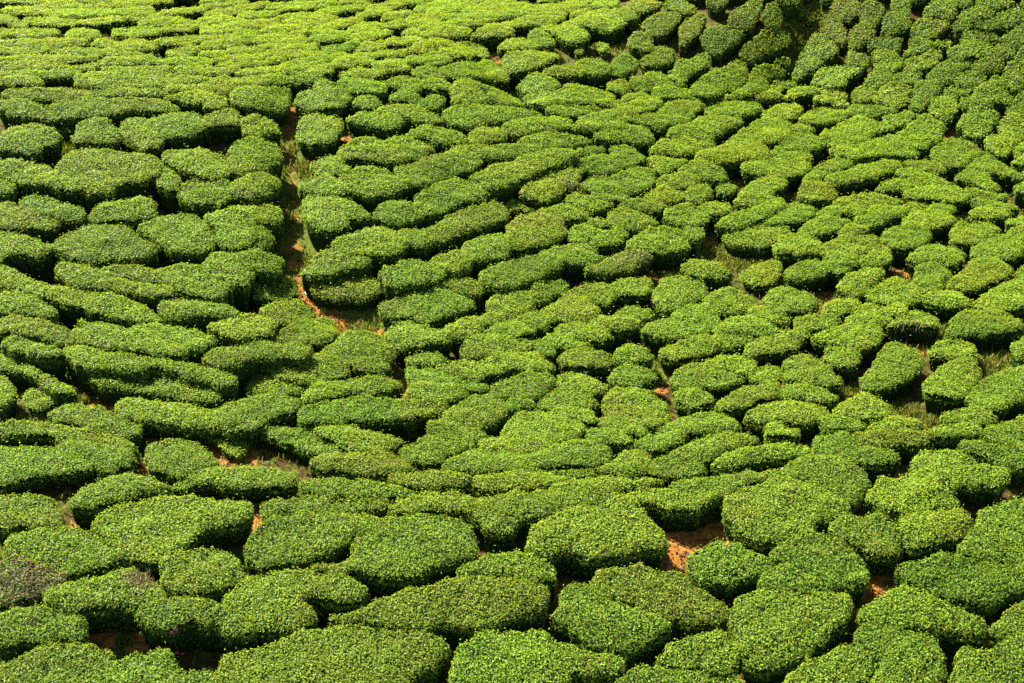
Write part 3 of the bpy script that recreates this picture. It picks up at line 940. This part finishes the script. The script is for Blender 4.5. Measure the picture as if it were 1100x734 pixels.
def bush_geometry(b, seed):
    rs = np.random.default_rng(seed)
    w = b['w']; lo, hi = w.min(0), w.max(0); dist = b['dist']
    # coarse interior lattice: gives dmax and the inner body
    st = max(.16, math.sqrt(b['A']/260))
    X, Y = np.meshgrid(np.arange(lo[0], hi[0], st), np.arange(lo[1], hi[1], st)); X = X.ravel(); Y = Y.ravel()
    k = inside_poly(X, Y, w); X, Y = X[k], Y[k]
    if len(X):
        d, _, _ = edge_dist(X, Y, w); b['dmax'] = max(.12, d.max())
    else:
        d = np.zeros(0); b['dmax'] = .12
    sd = int(rs.integers(1e6))
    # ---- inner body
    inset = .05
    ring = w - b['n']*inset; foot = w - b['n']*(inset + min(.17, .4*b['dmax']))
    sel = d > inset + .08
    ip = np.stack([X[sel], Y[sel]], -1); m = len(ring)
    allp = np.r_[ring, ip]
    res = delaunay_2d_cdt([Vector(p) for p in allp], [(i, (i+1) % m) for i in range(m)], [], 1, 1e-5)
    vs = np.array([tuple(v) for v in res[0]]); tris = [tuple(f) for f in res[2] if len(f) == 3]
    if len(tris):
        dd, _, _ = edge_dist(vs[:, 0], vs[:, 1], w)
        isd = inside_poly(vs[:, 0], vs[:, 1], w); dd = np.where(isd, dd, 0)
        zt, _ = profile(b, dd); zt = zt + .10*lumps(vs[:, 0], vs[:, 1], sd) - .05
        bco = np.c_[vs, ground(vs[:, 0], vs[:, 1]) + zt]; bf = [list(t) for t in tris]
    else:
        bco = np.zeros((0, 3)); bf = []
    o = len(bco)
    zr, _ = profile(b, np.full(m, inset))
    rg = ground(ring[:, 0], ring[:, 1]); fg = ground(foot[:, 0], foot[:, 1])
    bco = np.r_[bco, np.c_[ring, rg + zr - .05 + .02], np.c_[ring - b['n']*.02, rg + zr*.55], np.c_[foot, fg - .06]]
    for i in range(m):
        j = (i+1) % m
        for q in (0, 1):
            a0, a1, c0, c1 = o+q*m+i, o+q*m+j, o+(q+1)*m+i, o+(q+1)*m+j
            bf += [[a0, c0, c1], [a0, c1, a1]]
    bf = np.array(bf, np.int64)
    # ---- leaves on the plucking table
    size = .050 if dist < 28 else .050 + (dist-28)*.0011
    dens = 1.5/(.5*size*size*.44)*.55
    if b['tag'] == 'shrub': size *= 1.1
    nt = int(b['A']*dens*1.25*(hi-lo).prod()/max(b['A'], 1e-6))
    px = rs.uniform(lo[0], hi[0], nt); py = rs.uniform(lo[1], hi[1], nt); k = inside_poly(px, py, w); px, py = px[k], py[k]
    D = np.empty(len(px)); IX = D.copy(); IY = D.copy()
    for q in range(0, len(px), 4000): D[q:q+4000], IX[q:q+4000], IY[q:q+4000] = edge_dist(px[q:q+4000], py[q:q+4000], w)
    z, slope = profile(b, D)
    lump = lumps(px, py, sd)
    P1 = np.c_[px, py, ground(px, py) + z + .10*lump + rs.normal(0, .02, len(px)) + np.where(rs.uniform(size=len(px)) < .06, rs.exponential(.045, len(px)), 0)]
    e = .3; gdx = (ground(px+e, py)-ground(px-e, py))/(2*e); gdy = (ground(px, py+e)-ground(px, py-e))/(2*e)
    N1 = np.c_[-IX*slope - gdx, -IY*slope - gdy, np.ones(len(px))]; N1 /= np.linalg.norm(N1, axis=1)[:, None]
    # ---- leaves on the flanks
    per = np.hypot(*(np.roll(w, -1, 0)-w).T); cum = np.r_[0, np.cumsum(per)]; tot = cum[-1]
    hs = b['h']-.12
    ns = int(tot*hs*dens*1.15)
    s = rs.uniform(0, tot, ns); i = np.clip(np.searchsorted(cum, s)-1, 0, m-1); f = (s-cum[i])/per[i]
    base = w[i]*(1-f)[:, None] + w[(i+1) % m]*f[:, None]; nr = b['n'][i]
    t = rs.uniform(0, 1, ns)**1.2
    ins = (.03 if dist < 30 else .05) + .17*t**.8*min(1, b['dmax']/.3) + .03*fnoise(base[:, 0]*1.0, base[:, 1] + t*2, 9.0, sd+5) + rs.normal(0, .03, ns)
    q = base - nr*ins[:, None]
    P2_ = np.c_[q, ground(q[:, 0], q[:, 1]) + hs*(1-t*.92)]
    N2 = np.c_[nr, np.full(ns, .35)]; N2 /= np.linalg.norm(N2, axis=1)[:, None]
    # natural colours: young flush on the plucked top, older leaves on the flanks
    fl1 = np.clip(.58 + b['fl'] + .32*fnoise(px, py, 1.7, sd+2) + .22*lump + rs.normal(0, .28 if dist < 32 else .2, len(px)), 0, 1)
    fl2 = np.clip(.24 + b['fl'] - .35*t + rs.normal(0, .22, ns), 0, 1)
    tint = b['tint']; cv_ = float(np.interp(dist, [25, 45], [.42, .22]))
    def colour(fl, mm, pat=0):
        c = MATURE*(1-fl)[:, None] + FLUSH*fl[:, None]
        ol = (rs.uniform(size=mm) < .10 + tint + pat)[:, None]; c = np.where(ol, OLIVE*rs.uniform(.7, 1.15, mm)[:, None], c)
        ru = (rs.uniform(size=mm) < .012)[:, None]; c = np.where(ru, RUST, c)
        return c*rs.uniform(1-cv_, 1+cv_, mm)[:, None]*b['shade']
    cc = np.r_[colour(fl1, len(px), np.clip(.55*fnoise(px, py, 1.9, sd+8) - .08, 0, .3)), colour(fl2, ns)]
    PP = np.r_[P1, P2_]; NN = np.r_[N1, N2]
    if 'wither' in b:          # dead twigs: drop most leaves there
        c0, rr = b['wither']
        dw = ((PP[:, 0]-c0[0])/rr)**2 + ((PP[:, 1]-c0[1])/(rr*.8))**2
        wg = np.exp(-dw**1.2); keep = rs.uniform(size=len(PP)) > .35*wg
        dead = (rs.uniform(size=len(PP)) < (.8 if b['tag'] in ('withered', 'withtop') else .5)*wg)[:, None]
        cc = np.where(dead, np.array([.19, .135, .065])*rs.uniform(.6, 1.4, len(PP))[:, None], cc)
        PP, NN, cc = PP[keep], NN[keep], cc[keep]
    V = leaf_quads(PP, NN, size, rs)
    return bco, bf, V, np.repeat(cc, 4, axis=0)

def pack(name, parts):
    """inner body triangles (as quads with a repeated corner) are kept apart from leaves by material slot"""
    co, tri, lv, lc, off = [], [], [], [], 0
    nb = 0
    for bco, bf, V, cc in parts:
        co.append(bco); tri.append(bf + nb); nb += len(bco)
    for bco, bf, V, cc in parts: lv.append(V); lc.append(cc)
    B = np.concatenate(co); T = np.concatenate(tri); V = np.concatenate(lv); cc = np.concatenate(lc)
    nl = len(V)//4
    me = bpy.data.meshes.new(name)
    me.vertices.add(len(B)+len(V)); me.vertices.foreach_set('co', np.r_[B, V].astype(np.float32).ravel())
    li = np.concatenate([T.ravel(), np.arange(len(V)) + len(B)]).astype(np.int32)
    me.loops.add(len(li)); me.loops.foreach_set('vertex_index', li)
    me.polygons.add(len(T)+nl)
    me.polygons.foreach_set('loop_start', np.concatenate([np.arange(len(T))*3, len(T)*3 + np.arange(nl)*4]).astype(np.int32))
    me.polygons.foreach_set('material_index', np.concatenate([np.zeros(len(T)), np.ones(nl)]).astype(np.int32))
    me.update(calc_edges=True)
    ca = me.attributes.new('leaf', 'FLOAT_COLOR', 'POINT')
    c4 = np.ones((len(B)+len(V), 4), np.float32); c4[len(B):, :3] = cc; ca.data.foreach_set('color', c4.ravel())
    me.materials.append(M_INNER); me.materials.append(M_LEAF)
    return me

# tubes for stems and twigs
def tubes(name, lines, material, sides=5):
    co, fa = [], []
    for pts, rad in lines:
        pts = np.asarray(pts, float); o = len(co)
        for k, p in enumerate(pts):
            tdir = pts[min(k+1, len(pts)-1)] - pts[max(k-1, 0)]; tdir /= np.linalg.norm(tdir)+1e-9
            a = np.cross(tdir, (.3, .9, .1)); a /= np.linalg.norm(a); c = np.cross(tdir, a)
            r = rad*(1 - .65*k/(len(pts)-1))
            for s in range(sides):
                an = 6.2832*s/sides; co.append(p + r*(a*math.cos(an) + c*math.sin(an)))
        for k in range(len(pts)-1):
            for s in range(sides):
                q = (s+1) % sides
                fa.append((o+k*sides+s, o+k*sides+q, o+(k+1)*sides+q, o+(k+1)*sides+s))
    me = mesh_np(name, np.array(co), np.array(fa), 4, [material]); me.shade_smooth()
    return me
def stem_mesh(cx, cy, h, dmax, rs):
    z = float(ground(np.array(cx), np.array(cy)))
    base = np.array([cx, cy, z-.05]); top = base + (0, 0, .16*h + .05)
    L = [([base, (base+top)/2 + (.01, .01, 0), top], .05)]
    for k in range(9):
        a = 6.2832*k/9 + rs.uniform(-.3, .3); R = dmax*rs.uniform(.6, .92)
        p1 = top - (0, 0, .05); p2 = p1 + (R*.5*math.cos(a), R*.5*math.sin(a), .22*h); p3 = p1 + (R*.8*math.cos(a+.1), R*.8*math.sin(a+.1), .5*h); p4 = p1 + (R*.95*math.cos(a), R*.95*math.sin(a), .66*h)
        L.append(([p1, p2, p3, p4], .022))
    return tubes('stem', L, M_STEM)

def w_of(u, v, h): return land(np.array([u], float), np.array([v], float), h)[0]
WITHER = {'withered': (45, 617, 62), 'withtop': (152, 622, 17), 'withtop2': (37, 413, 13), 'withered2': (980, 352, 22), 'withered3': (613, 197, 15), 'withered4': (680, 277, 24)}
for b in BUSH:
    if b['tag'] in WITHER:
        u, v, r = WITHER[b['tag']]; c = w_of(u, v, b['h'])
        b['wither'] = (c, r/FPX*math.hypot(c[0], c[1], CAMZ))

def child(name, me, parent):
    o = bpy.data.objects.new(name, me); C.objects.link(o); o.parent = parent
    o.matrix_parent_inverse = parent.matrix_world.inverted()
    return o
def thing(name, label, cat, loc, group=None):
    o = bpy.data.objects.new(name, None); o.empty_display_size = .2; o.location = loc; C.objects.link(o)
    o.matrix_world.translation = loc
    o['label'] = label; o['category'] = cat
    if group: o['group'] = group
    return o
# ---------------------------------------------------------------- labels
BY_TAG = {
 'withered': 'tea bush whose crown is largely withered to grey-brown twigs',
 'withtop': 'long tea bush with one tuft of dead brown twigs beside a dome-shaped bush',
 'withtop2': 'narrow tea bush with a pale tuft of dead twigs above the small orange soil patch',
 'withered2': 'small tea bush with a withered brown flank behind the orange grassy clearing',
 'withered3': 'tea bush with a brown scorched patch on its crown in the long rows',
 'withered4': 'low tea bush with a brown withered top beside the central grassy clearing',
 'dome': 'round dome-shaped tea bush between a brown twig tuft and a sprawling bush',
 'flower': 'bulky tea bush with pink blossoms dotted down its shaded front',
 'flower2': 'long tea bush with one sprig of pink blossoms at its narrow end',
}
HAND = [   # where, label
 ((787,612), 'small rounded tea bush below the brightest patch of bare orange soil'),
 ((637,578), 'broad slanting tea bush whose flank drops to the brightest orange soil patch'),
 ((722,537), 'wide tea bush hanging over the brightest patch of bare orange soil'),
 ((1000,505), 'big lobed tea bush with a dark notch bitten out of its side'),
 ((185,572), 'very large sprawling tea bush directly above the round dome-shaped bush'),
 ((198,493), 'tea bush enclosed by the curving strip of bare orange soil'),
 ((245,479), 'loose low green shrub growing on the curving strip of bare soil'),
 ((343,141), 'squarish tea bush standing alone beside the top of the dark gully'),
 ((349,108), 'heart-shaped tea bush at the head of the gully footpath'),
 ((281,110), 'broad tea bush overhanging the head of the gully footpath'),
 ((339,180), 'small oval tea bush on the grassy bank beside the dark gully'),
 ((371,310), 'rounded tea bush next to the white scrap of litter'),
 ((297,312), 'small tea bush across the footpath from the white scrap of litter'),
 ((1062,187), 'hook-shaped tea bush curling round a dark hollow below the steep furrows'),
 ((823,90), 'comma-shaped tea bush curving out of the foot of the shaded dip'),
 ((823,47), 'long dark tea bush climbing through the shaded dip beside the red gully'),
 ((553,26), 'long tea bush bordering the far field just above the diagonal crease'),
 ((567,70), 'oval tea bush with a steep dark front beside the diagonal crease'),
 ((557,160), 'longest snaking tea bush of the rows beyond the footpath'),
 ((582,543), 'very wide flat tea bush stretched along the level shoulder'),
 ((90,98), 'tiny pale shrub wedged in the gap between two terrace bushes'),
]
ONES = 'zero one two three four five six seven eight nine ten eleven twelve thirteen fourteen fifteen sixteen seventeen eighteen nineteen'.split()
TENS = '_ _ twenty thirty forty fifty sixty seventy eighty ninety'.split()
def word(n):
    n = int(n)
    if n >= 100: return 'hundred'
    return ONES[n] if n < 20 else TENS[n//10] + ('-' + ONES[n % 10] if n % 10 else '')
MARKS = [(735,592,'the brightest orange soil'), (235,487,'the curving soil strip'), (790,283,'the central grassy clearing'), (316,120,'the gully head'),
         (355,345,'the path bend'), (983,372,'the orange grassy clearing'), (190,690,'the pink-blossomed bush'), (597,636,'the small orange hollow'),
         (45,617,'the withered bush'), (430,415,'the lower path end'), (545,100,'the diagonal crease'), (862,35,'the red gully'), (870,325,'the ochre grass patch')]
def region(u, v):
    if v > 575: return 'on the lowest slope'
    if v > 470: return 'on the level shoulder'
    if u < 305 and 100 < v < 345: return 'in the dark-fronted terraces'
    if u < 330 and v >= 345: return 'on the lower terraces'
    if u < 660 and 100 < v < 345: return 'in the long rows'
    if u > 810 and v < 165: return 'in the steep furrows'
    if u > 650 and v < 110: return 'round the shaded dip'
    if v < 110: return 'on the far bright field'
    if 165 <= v < 260 and u > 900: return 'in the swirling rows'
    return 'on the middle slope'
def shape_words(b):
    w = b['w']; c = w - w.mean(0); ev, evec = np.linalg.eigh(c.T @ c)
    s = c @ evec; a1 = np.ptp(s[:, 1]); a2 = np.ptp(s[:, 0]); asp = a1/max(a2, .01)
    full = b['A']/(a1*a2)
    size = 'huge' if b['parea'] > 5200 else 'large' if b['parea'] > 2300 else 'middling' if b['parea'] > 900 else 'small' if b['parea'] > 380 else 'tiny'
    sh = 'long' if asp > 3.0 else 'oblong' if asp > 1.9 else 'oval' if asp > 1.35 else 'round'
    if full < .62: sh = 'wavy' if asp > 1.9 else 'lobed'
    return size, sh
def exec_labels(named):
    used = set()
    free = list(named)
    for b in named:
        if b['tag'] in BY_TAG: b['label'] = BY_TAG[b['tag']]; free.remove(b)
    for (u, v), text in HAND:
        b = min(free, key=lambda q: math.hypot(q['cu']-u, q['cv']-v))
        if math.hypot(b['cu']-u, b['cv']-v) < 25: b['label'] = text; free.remove(b)
        else: print('no bush for', text, b['cu'], b['cv'])
    for b in free:
        u, v = min(max(b['cu'], 0), 1099), min(max(b['cv'], 0), 733)
        size, sh = shape_words(b)
        near = sorted((math.hypot(u-x, (v-y)*1.4), x, y, n) for x, y, n in MARKS)[0]
        place = region(u, v)
        if near[0] < 75 and abs(v-near[2]) > 12: place = ('above ' if v < near[2] else 'below ') + near[3]
        kind = 'weedy shrub' if b['tag'] == 'shrub' else 'tea bush'
        pu, pv = u/11, v/7.34
        for pu, pv in [(pu, pv), (pu+.6, pv), (pu, pv+.6), (pu-.6, pv)]:
            t = '%s %s %s %s, %s percent across, %s down' % (size, sh, kind, place, word(round(pu)), word(round(pv)))
            if t not in used: break
        used.add(t); b['label'] = t
# ---------------------------------------------------------------- build every bush
BUSH.sort(key=lambda b: -b['parea'])
SHRUBS = [b for b in BUSH if b['tag'] == 'shrub']; TEA = [b for b in BUSH if b['tag'] != 'shrub']
NAMED, REST = TEA[:300] + SHRUBS, TEA[300:]
exec_labels(NAMED)
for k, b in enumerate(NAMED):
    geo = bush_geometry(b, 1000+k)
    c = b['w'].mean(0); loc = (float(c[0]), float(c[1]), float(ground(c[0], c[1])))
    shrub = b['tag'] == 'shrub'
    root = thing('weedy_shrub' if shrub else 'tea_bush', b['label'], 'shrub' if shrub else 'tea bush', loc,
                 None if shrub else 'tea bushes covering the hillside')
    child('foliage', pack('foliage', [geo]), root)
    rs = np.random.default_rng(5000+k)
    if b['dist'] < 40:
        # woody stems: one every metre or so along the bush
        w = b['w']; ctr = w - w.mean(0); ev, evec = np.linalg.eigh(ctr.T @ ctr); ax = evec[:, 1]
        span = (ctr @ ax); Lx = span.max()-span.min(); ns = max(1, int(round(Lx/1.3)))
        for q in range(ns):
            p = w.mean(0) + ax*(span.min() + Lx*(q+.5)/ns)
            if inside_poly(np.array([p[0]]), np.array([p[1]]), w)[0]:
                child('stem', stem_mesh(p[0], p[1], b['h'], min(b['dmax'], .7), rs), root)
    if 'wither' in b:
        c0, rr = b['wither']; lines = []
        n_tw = int(260*min(1, rr))+60 if b['tag'] in ('withered', 'withtop') else 45
        for q in range(n_tw):
            a = rs.uniform(0, 6.28); r = rr*math.sqrt(rs.uniform())*.95
            x, y = c0[0]+r*math.cos(a), c0[1]+r*.8*math.sin(a)
            xa = np.array([x]); ya = np.array([y])
            if not inside_poly(xa, ya, b['w'])[0]: continue
            d, _, _ = edge_dist(xa, ya, b['w']); zt, _ = profile(b, d)
            z = float(ground(xa, ya)[0] + zt[0])
            p0 = np.array([x, y, z-.22]); p1 = p0 + (rs.normal(0, .05), rs.normal(0, .05), .14); p2 = p1 + (rs.normal(0, .05), rs.normal(0, .05), rs.uniform(.08, .17))
            lines.append(([p0, p1, p2], .008 if b['dist'] < 30 else .011))
        child('withered_twigs', tubes('withered_twigs', lines, M_TWIG, 3), root)
    if b['tag'] in ('flower', 'flower2'):
        spots = [(185,678),(190,675),(182,697),(191,700),(196,701)] if b['tag'] == 'flower' else [(395,643),(398,642),(399.5,645.5)]
        for (u, v) in spots:
            # blossoms grow out of the flank turned to the valley
            r = ray(np.array([u]), np.array([v]))[0]
            best = None
            for tt in np.arange(18, 40, .01):
                p = r*tt; x, y, z = p[0], p[1], p[2]+CAMZ
                g0 = float(ground(np.array(x), np.array(y)))
                xa, ya = np.array([x]), np.array([y])
                if z < g0+.1: break
                if inside_poly(xa, ya, b['w'])[0] and z < g0 + b['h']: best = (x, y-.03, z); break
            if best is None: continue
            me = bpy.data.meshes.new('flower'); vs = [best]; fs = []
            for q in range(5):
                a0 = 6.2832*q/5; rr = .034
                o = len(vs)
                for da, ra, up in ((-.45, .75, .006), (0, 1.1, .014), (.45, .75, .006)):
                    vs.append((best[0]+rr*ra*math.cos(a0+da), best[1]-up, best[2]+rr*ra*math.sin(a0+da)))
                fs += [(0, o, o+1), (0, o+1, o+2)]
            me.from_pydata(vs, [], fs); me.materials.append(M_PETAL)
            child('flower', me, root)

# the smaller far bushes that merge into one green mass
if REST:
    me = pack('far_tea_shrubbery', [bush_geometry(b, 9000+k) for k, b in enumerate(REST)])
    o = bpy.data.objects.new('far_tea_shrubbery', me); C.objects.link(o)
    o['kind'] = 'stuff'; o['label'] = 'small far tea bushes merging into one green carpet on the upper slope'; o['category'] = 'tea bushes'

# ---------------------------------------------------------------- grass and weeds in the gaps
def grass_object():
    rs = np.random.default_rng(77)
    P = []
    for (u, v, r) in GREEN:
        c = w_of(u, v, 0); dist = math.hypot(c[0], c[1], CAMZ); rr = r/FPX*dist*1.2
        m = int(rr*rr*3.14*800)
        a = rs.uniform(0, 6.28, m); q = rr*np.sqrt(rs.uniform(size=m))
        P.append(np.c_[c[0]+q*np.cos(a), c[1]+q*np.sin(a)])
    for k, pw in enumerate(path_w):
        for (x0, y0), (x1, y1) in zip(pw[:-1], pw[1:]):
            m = int(math.hypot(x1-x0, y1-y0)*700); t = rs.uniform(size=m)
            off = rs.choice([-1, 1], m)*(.22 + np.abs(rs.normal(0, .28, m)))
            nx_, ny_ = -(y1-y0), x1-x0; L = math.hypot(nx_, ny_)
            P.append(np.c_[x0+t*(x1-x0)+nx_/L*off, y0+t*(y1-y0)+ny_/L*off])
    # sparse weeds everywhere in the gaps
    m = 170000
    P.append(np.c_[rs.uniform(-22, 22, m), 19 + 36*rs.uniform(size=m)])
    P = np.concatenate(P)
    P = P[fnoise(P[:, 0], P[:, 1], 3.0, 21) + rs.normal(0, .3, len(P)) > -.15]
    near_bare = np.zeros(len(P))
    for (u, v, r) in BARE:
        c = w_of(u, v, 0); dist = math.hypot(c[0], c[1], CAMZ); rr = r/FPX*dist*.85
        near_bare = np.maximum(near_bare, np.exp(-(((P[:, 0]-c[0])**2+(P[:, 1]-c[1])**2)/rr**2)))
    P = P[rs.uniform(size=len(P)) > near_bare*1.3]
    keep = np.ones(len(P), bool)
    for b in BUSH:
        lo, hi = b['w'].min(0), b['w'].max(0)
        k = np.where(keep & (P[:, 0] > lo[0]) & (P[:, 0] < hi[0]) & (P[:, 1] > lo[1]) & (P[:, 1] < hi[1]))[0]
        if len(k):
            i = inside_poly(P[k, 0], P[k, 1], b['w']); keep[k[i]] = False
    P = P[keep]; m = len(P)
    z = ground(P[:, 0], P[:, 1])
    a = rs.uniform(0, 6.28, m); L = rs.uniform(.05, .20, m); wd = rs.uniform(.012, .03, m)
    lean = rs.uniform(.15, .9, m)
    dx, dy = np.cos(a), np.sin(a)
    V = np.empty((m, 4, 3)); b0 = np.c_[P, z-.01]
    V[:, 0] = b0 - np.c_[-dy, dx, 0*a]*wd[:, None]; V[:, 1] = b0 + np.c_[-dy, dx, 0*a]*wd[:, None]
    mid = b0 + np.c_[dx*L*lean*.9, dy*L*lean*.9, L]
    V[:, 2] = mid + np.c_[-dy, dx, 0*a]*wd[:, None]*.35; V[:, 3] = mid - np.c_[-dy, dx, 0*a]*wd[:, None]*.35
    g = rs.uniform(size=m)
    c = np.array([.045, .090, .007])*(1-g)[:, None] + np.array([.15, .18, .012])*g[:, None]
    dry = (rs.uniform(size=m) < .22)[:, None]; c = np.where(dry, [.26, .19, .07], c)
    me = mesh_np('grass', V.reshape(-1, 3), np.arange(m*4).reshape(-1, 4), 4, [M_GRASS], np.repeat(c, 4, 0), 'leaf')
    o = bpy.data.objects.new('grass', me); C.objects.link(o); o['kind'] = 'stuff'
    o['label'] = 'short green grass and weeds in the gaps between bushes'; o['category'] = 'grass'
grass_object()

# fallen leaves and clods on the bare soil: one scatter
def litter_scatter():
    rs = np.random.default_rng(78); P = []
    for (u, v, r) in BARE:
        c = w_of(u, v, 0); dist = math.hypot(c[0], c[1], CAMZ); rr = r/FPX*dist*1.1
        m = int(rr*rr*3.14*90)+4; a = rs.uniform(0, 6.28, m); q = rr*np.sqrt(rs.uniform(size=m))
        P.append(np.c_[c[0]+q*np.cos(a), c[1]+q*np.sin(a)])
    P = np.concatenate(P); m = len(P)
    Q = np.c_[P, ground(P[:, 0], P[:, 1]) + .03]
    V = leaf_quads(Q, np.tile([0, 0, 1.0], (m, 1)), .09, rs, .2)
    c = np.where((rs.uniform(size=m) < .5)[:, None], [.16, .085, .035], [.10, .055, .025])*rs.uniform(.6, 1.5, m)[:, None]
    me = mesh_np('fallen_leaves', V, np.arange(m*4).reshape(-1, 4), 4, [M_GRASS], np.repeat(c, 4, 0), 'leaf')
    o = bpy.data.objects.new('fallen_leaves', me); C.objects.link(o); o['kind'] = 'stuff'
    o['label'] = 'dry fallen leaves strewn over the bare orange soil'; o['category'] = 'leaves'
litter_scatter()

# ---------------------------------------------------------------- scraps on the ground
def scrap(name, label, u, v, size, material, h=.02):
    c = w_of(u, v, 0); z = float(ground(c[0], c[1])); rs = np.random.default_rng(int(u))
    nxs, nys = 7, 5; vs, fs = [], []
    for side in (0, 1):
        for j in range(nys):
            for i in range(nxs):
                x = (i/(nxs-1)-.5)*size; y = (j/(nys-1)-.5)*size*.55
                zz = .05 + .025*math.sin(i*1.3+j) + .02*math.cos(j*2.1) + (0 if side else -.008)
                vs.append((x*.8+y*.5, y*.8-x*.45, zz + (y+size*.3)*.5))
    q = nxs*nys
    for j in range(nys-1):
        for i in range(nxs-1):
            a = j*nxs+i; fs += [(a, a+nxs, a+nxs+1, a+1), (q+a, q+a+1, q+a+nxs+1, q+a+nxs)]
    for i in range(nxs-1): fs += [(i, i+1, q+i+1, q+i), (q-nxs+i, 2*q-nxs+i, 2*q-nxs+i+1, q-nxs+i+1)]
    for j in range(nys-1): fs += [(j*nxs, q+j*nxs, q+(j+1)*nxs, (j+1)*nxs), (j*nxs+nxs-1, (j+1)*nxs+nxs-1, q+(j+1)*nxs+nxs-1, q+j*nxs+nxs-1)]
    me = bpy.data.meshes.new(name); me.from_pydata(vs, [], fs); me.materials.append(material); me.shade_smooth()
    o = bpy.data.objects.new(name, me); o.location = (c[0], c[1], z+h); C.objects.link(o)
    o['label'] = label; o['category'] = 'litter'
scrap('paper_scrap', 'white scrap of litter lying on the grassy footpath', 329.5, 318.5, .13, M_WHITE)
scrap('plastic_wrapper', 'crumpled yellow wrapper in the dark hollow beside the pink blossoms', 342.5, 652.5, .11, M_YELLOW, .35)

# ---------------------------------------------------------------- light, sky, camera
SUN_EL, SUN_AZ = math.radians(51), math.radians(-49)      # azimuth from +Y towards -X (the sun stands beyond the hill)
sd = Vector((math.sin(SUN_AZ)*math.cos(SUN_EL), math.cos(SUN_AZ)*math.cos(SUN_EL), math.sin(SUN_EL)))
wd = bpy.data.worlds.new('World'); S.world = wd; wd.use_nodes = True
nt = wd.node_tree; bg = nt.nodes['Background']; sky = nt.nodes.new('ShaderNodeTexSky')
sky.sky_type = 'NISHITA'; sky.sun_disc = False; sky.sun_elevation = SUN_EL; sky.sun_rotation = SUN_AZ
nt.links.new(sky.outputs[0], bg.inputs[0]); bg.inputs[1].default_value = .058
sl = bpy.data.lights.new('sun', 'SUN'); sl.energy = 5.0; sl.angle = math.radians(.5); sl.color = (1, .955, .86)
so = bpy.data.objects.new('sun', sl); so.rotation_euler = sd.to_track_quat('Z', 'Y').to_euler(); so.location = (0, 40, 60); C.objects.link(so)
cam = bpy.data.cameras.new('camera'); cam.sensor_width = 36; cam.lens = 36*FPX/PW; cam.clip_end = 600
co = bpy.data.objects.new('camera', cam); co.location = (0, 0, CAMZ); co.rotation_euler = (math.pi/2 - PITCH, 0, 0); C.objects.link(co)
S.camera = co
S.view_settings.view_transform = 'Standard'; S.view_settings.look = 'None'; S.view_settings.exposure = 2.05; S.view_settings.gamma = 1
S.cycles.max_bounces = 6; S.cycles.transparent_max_bounces = 4; S.cycles.use_denoising = False
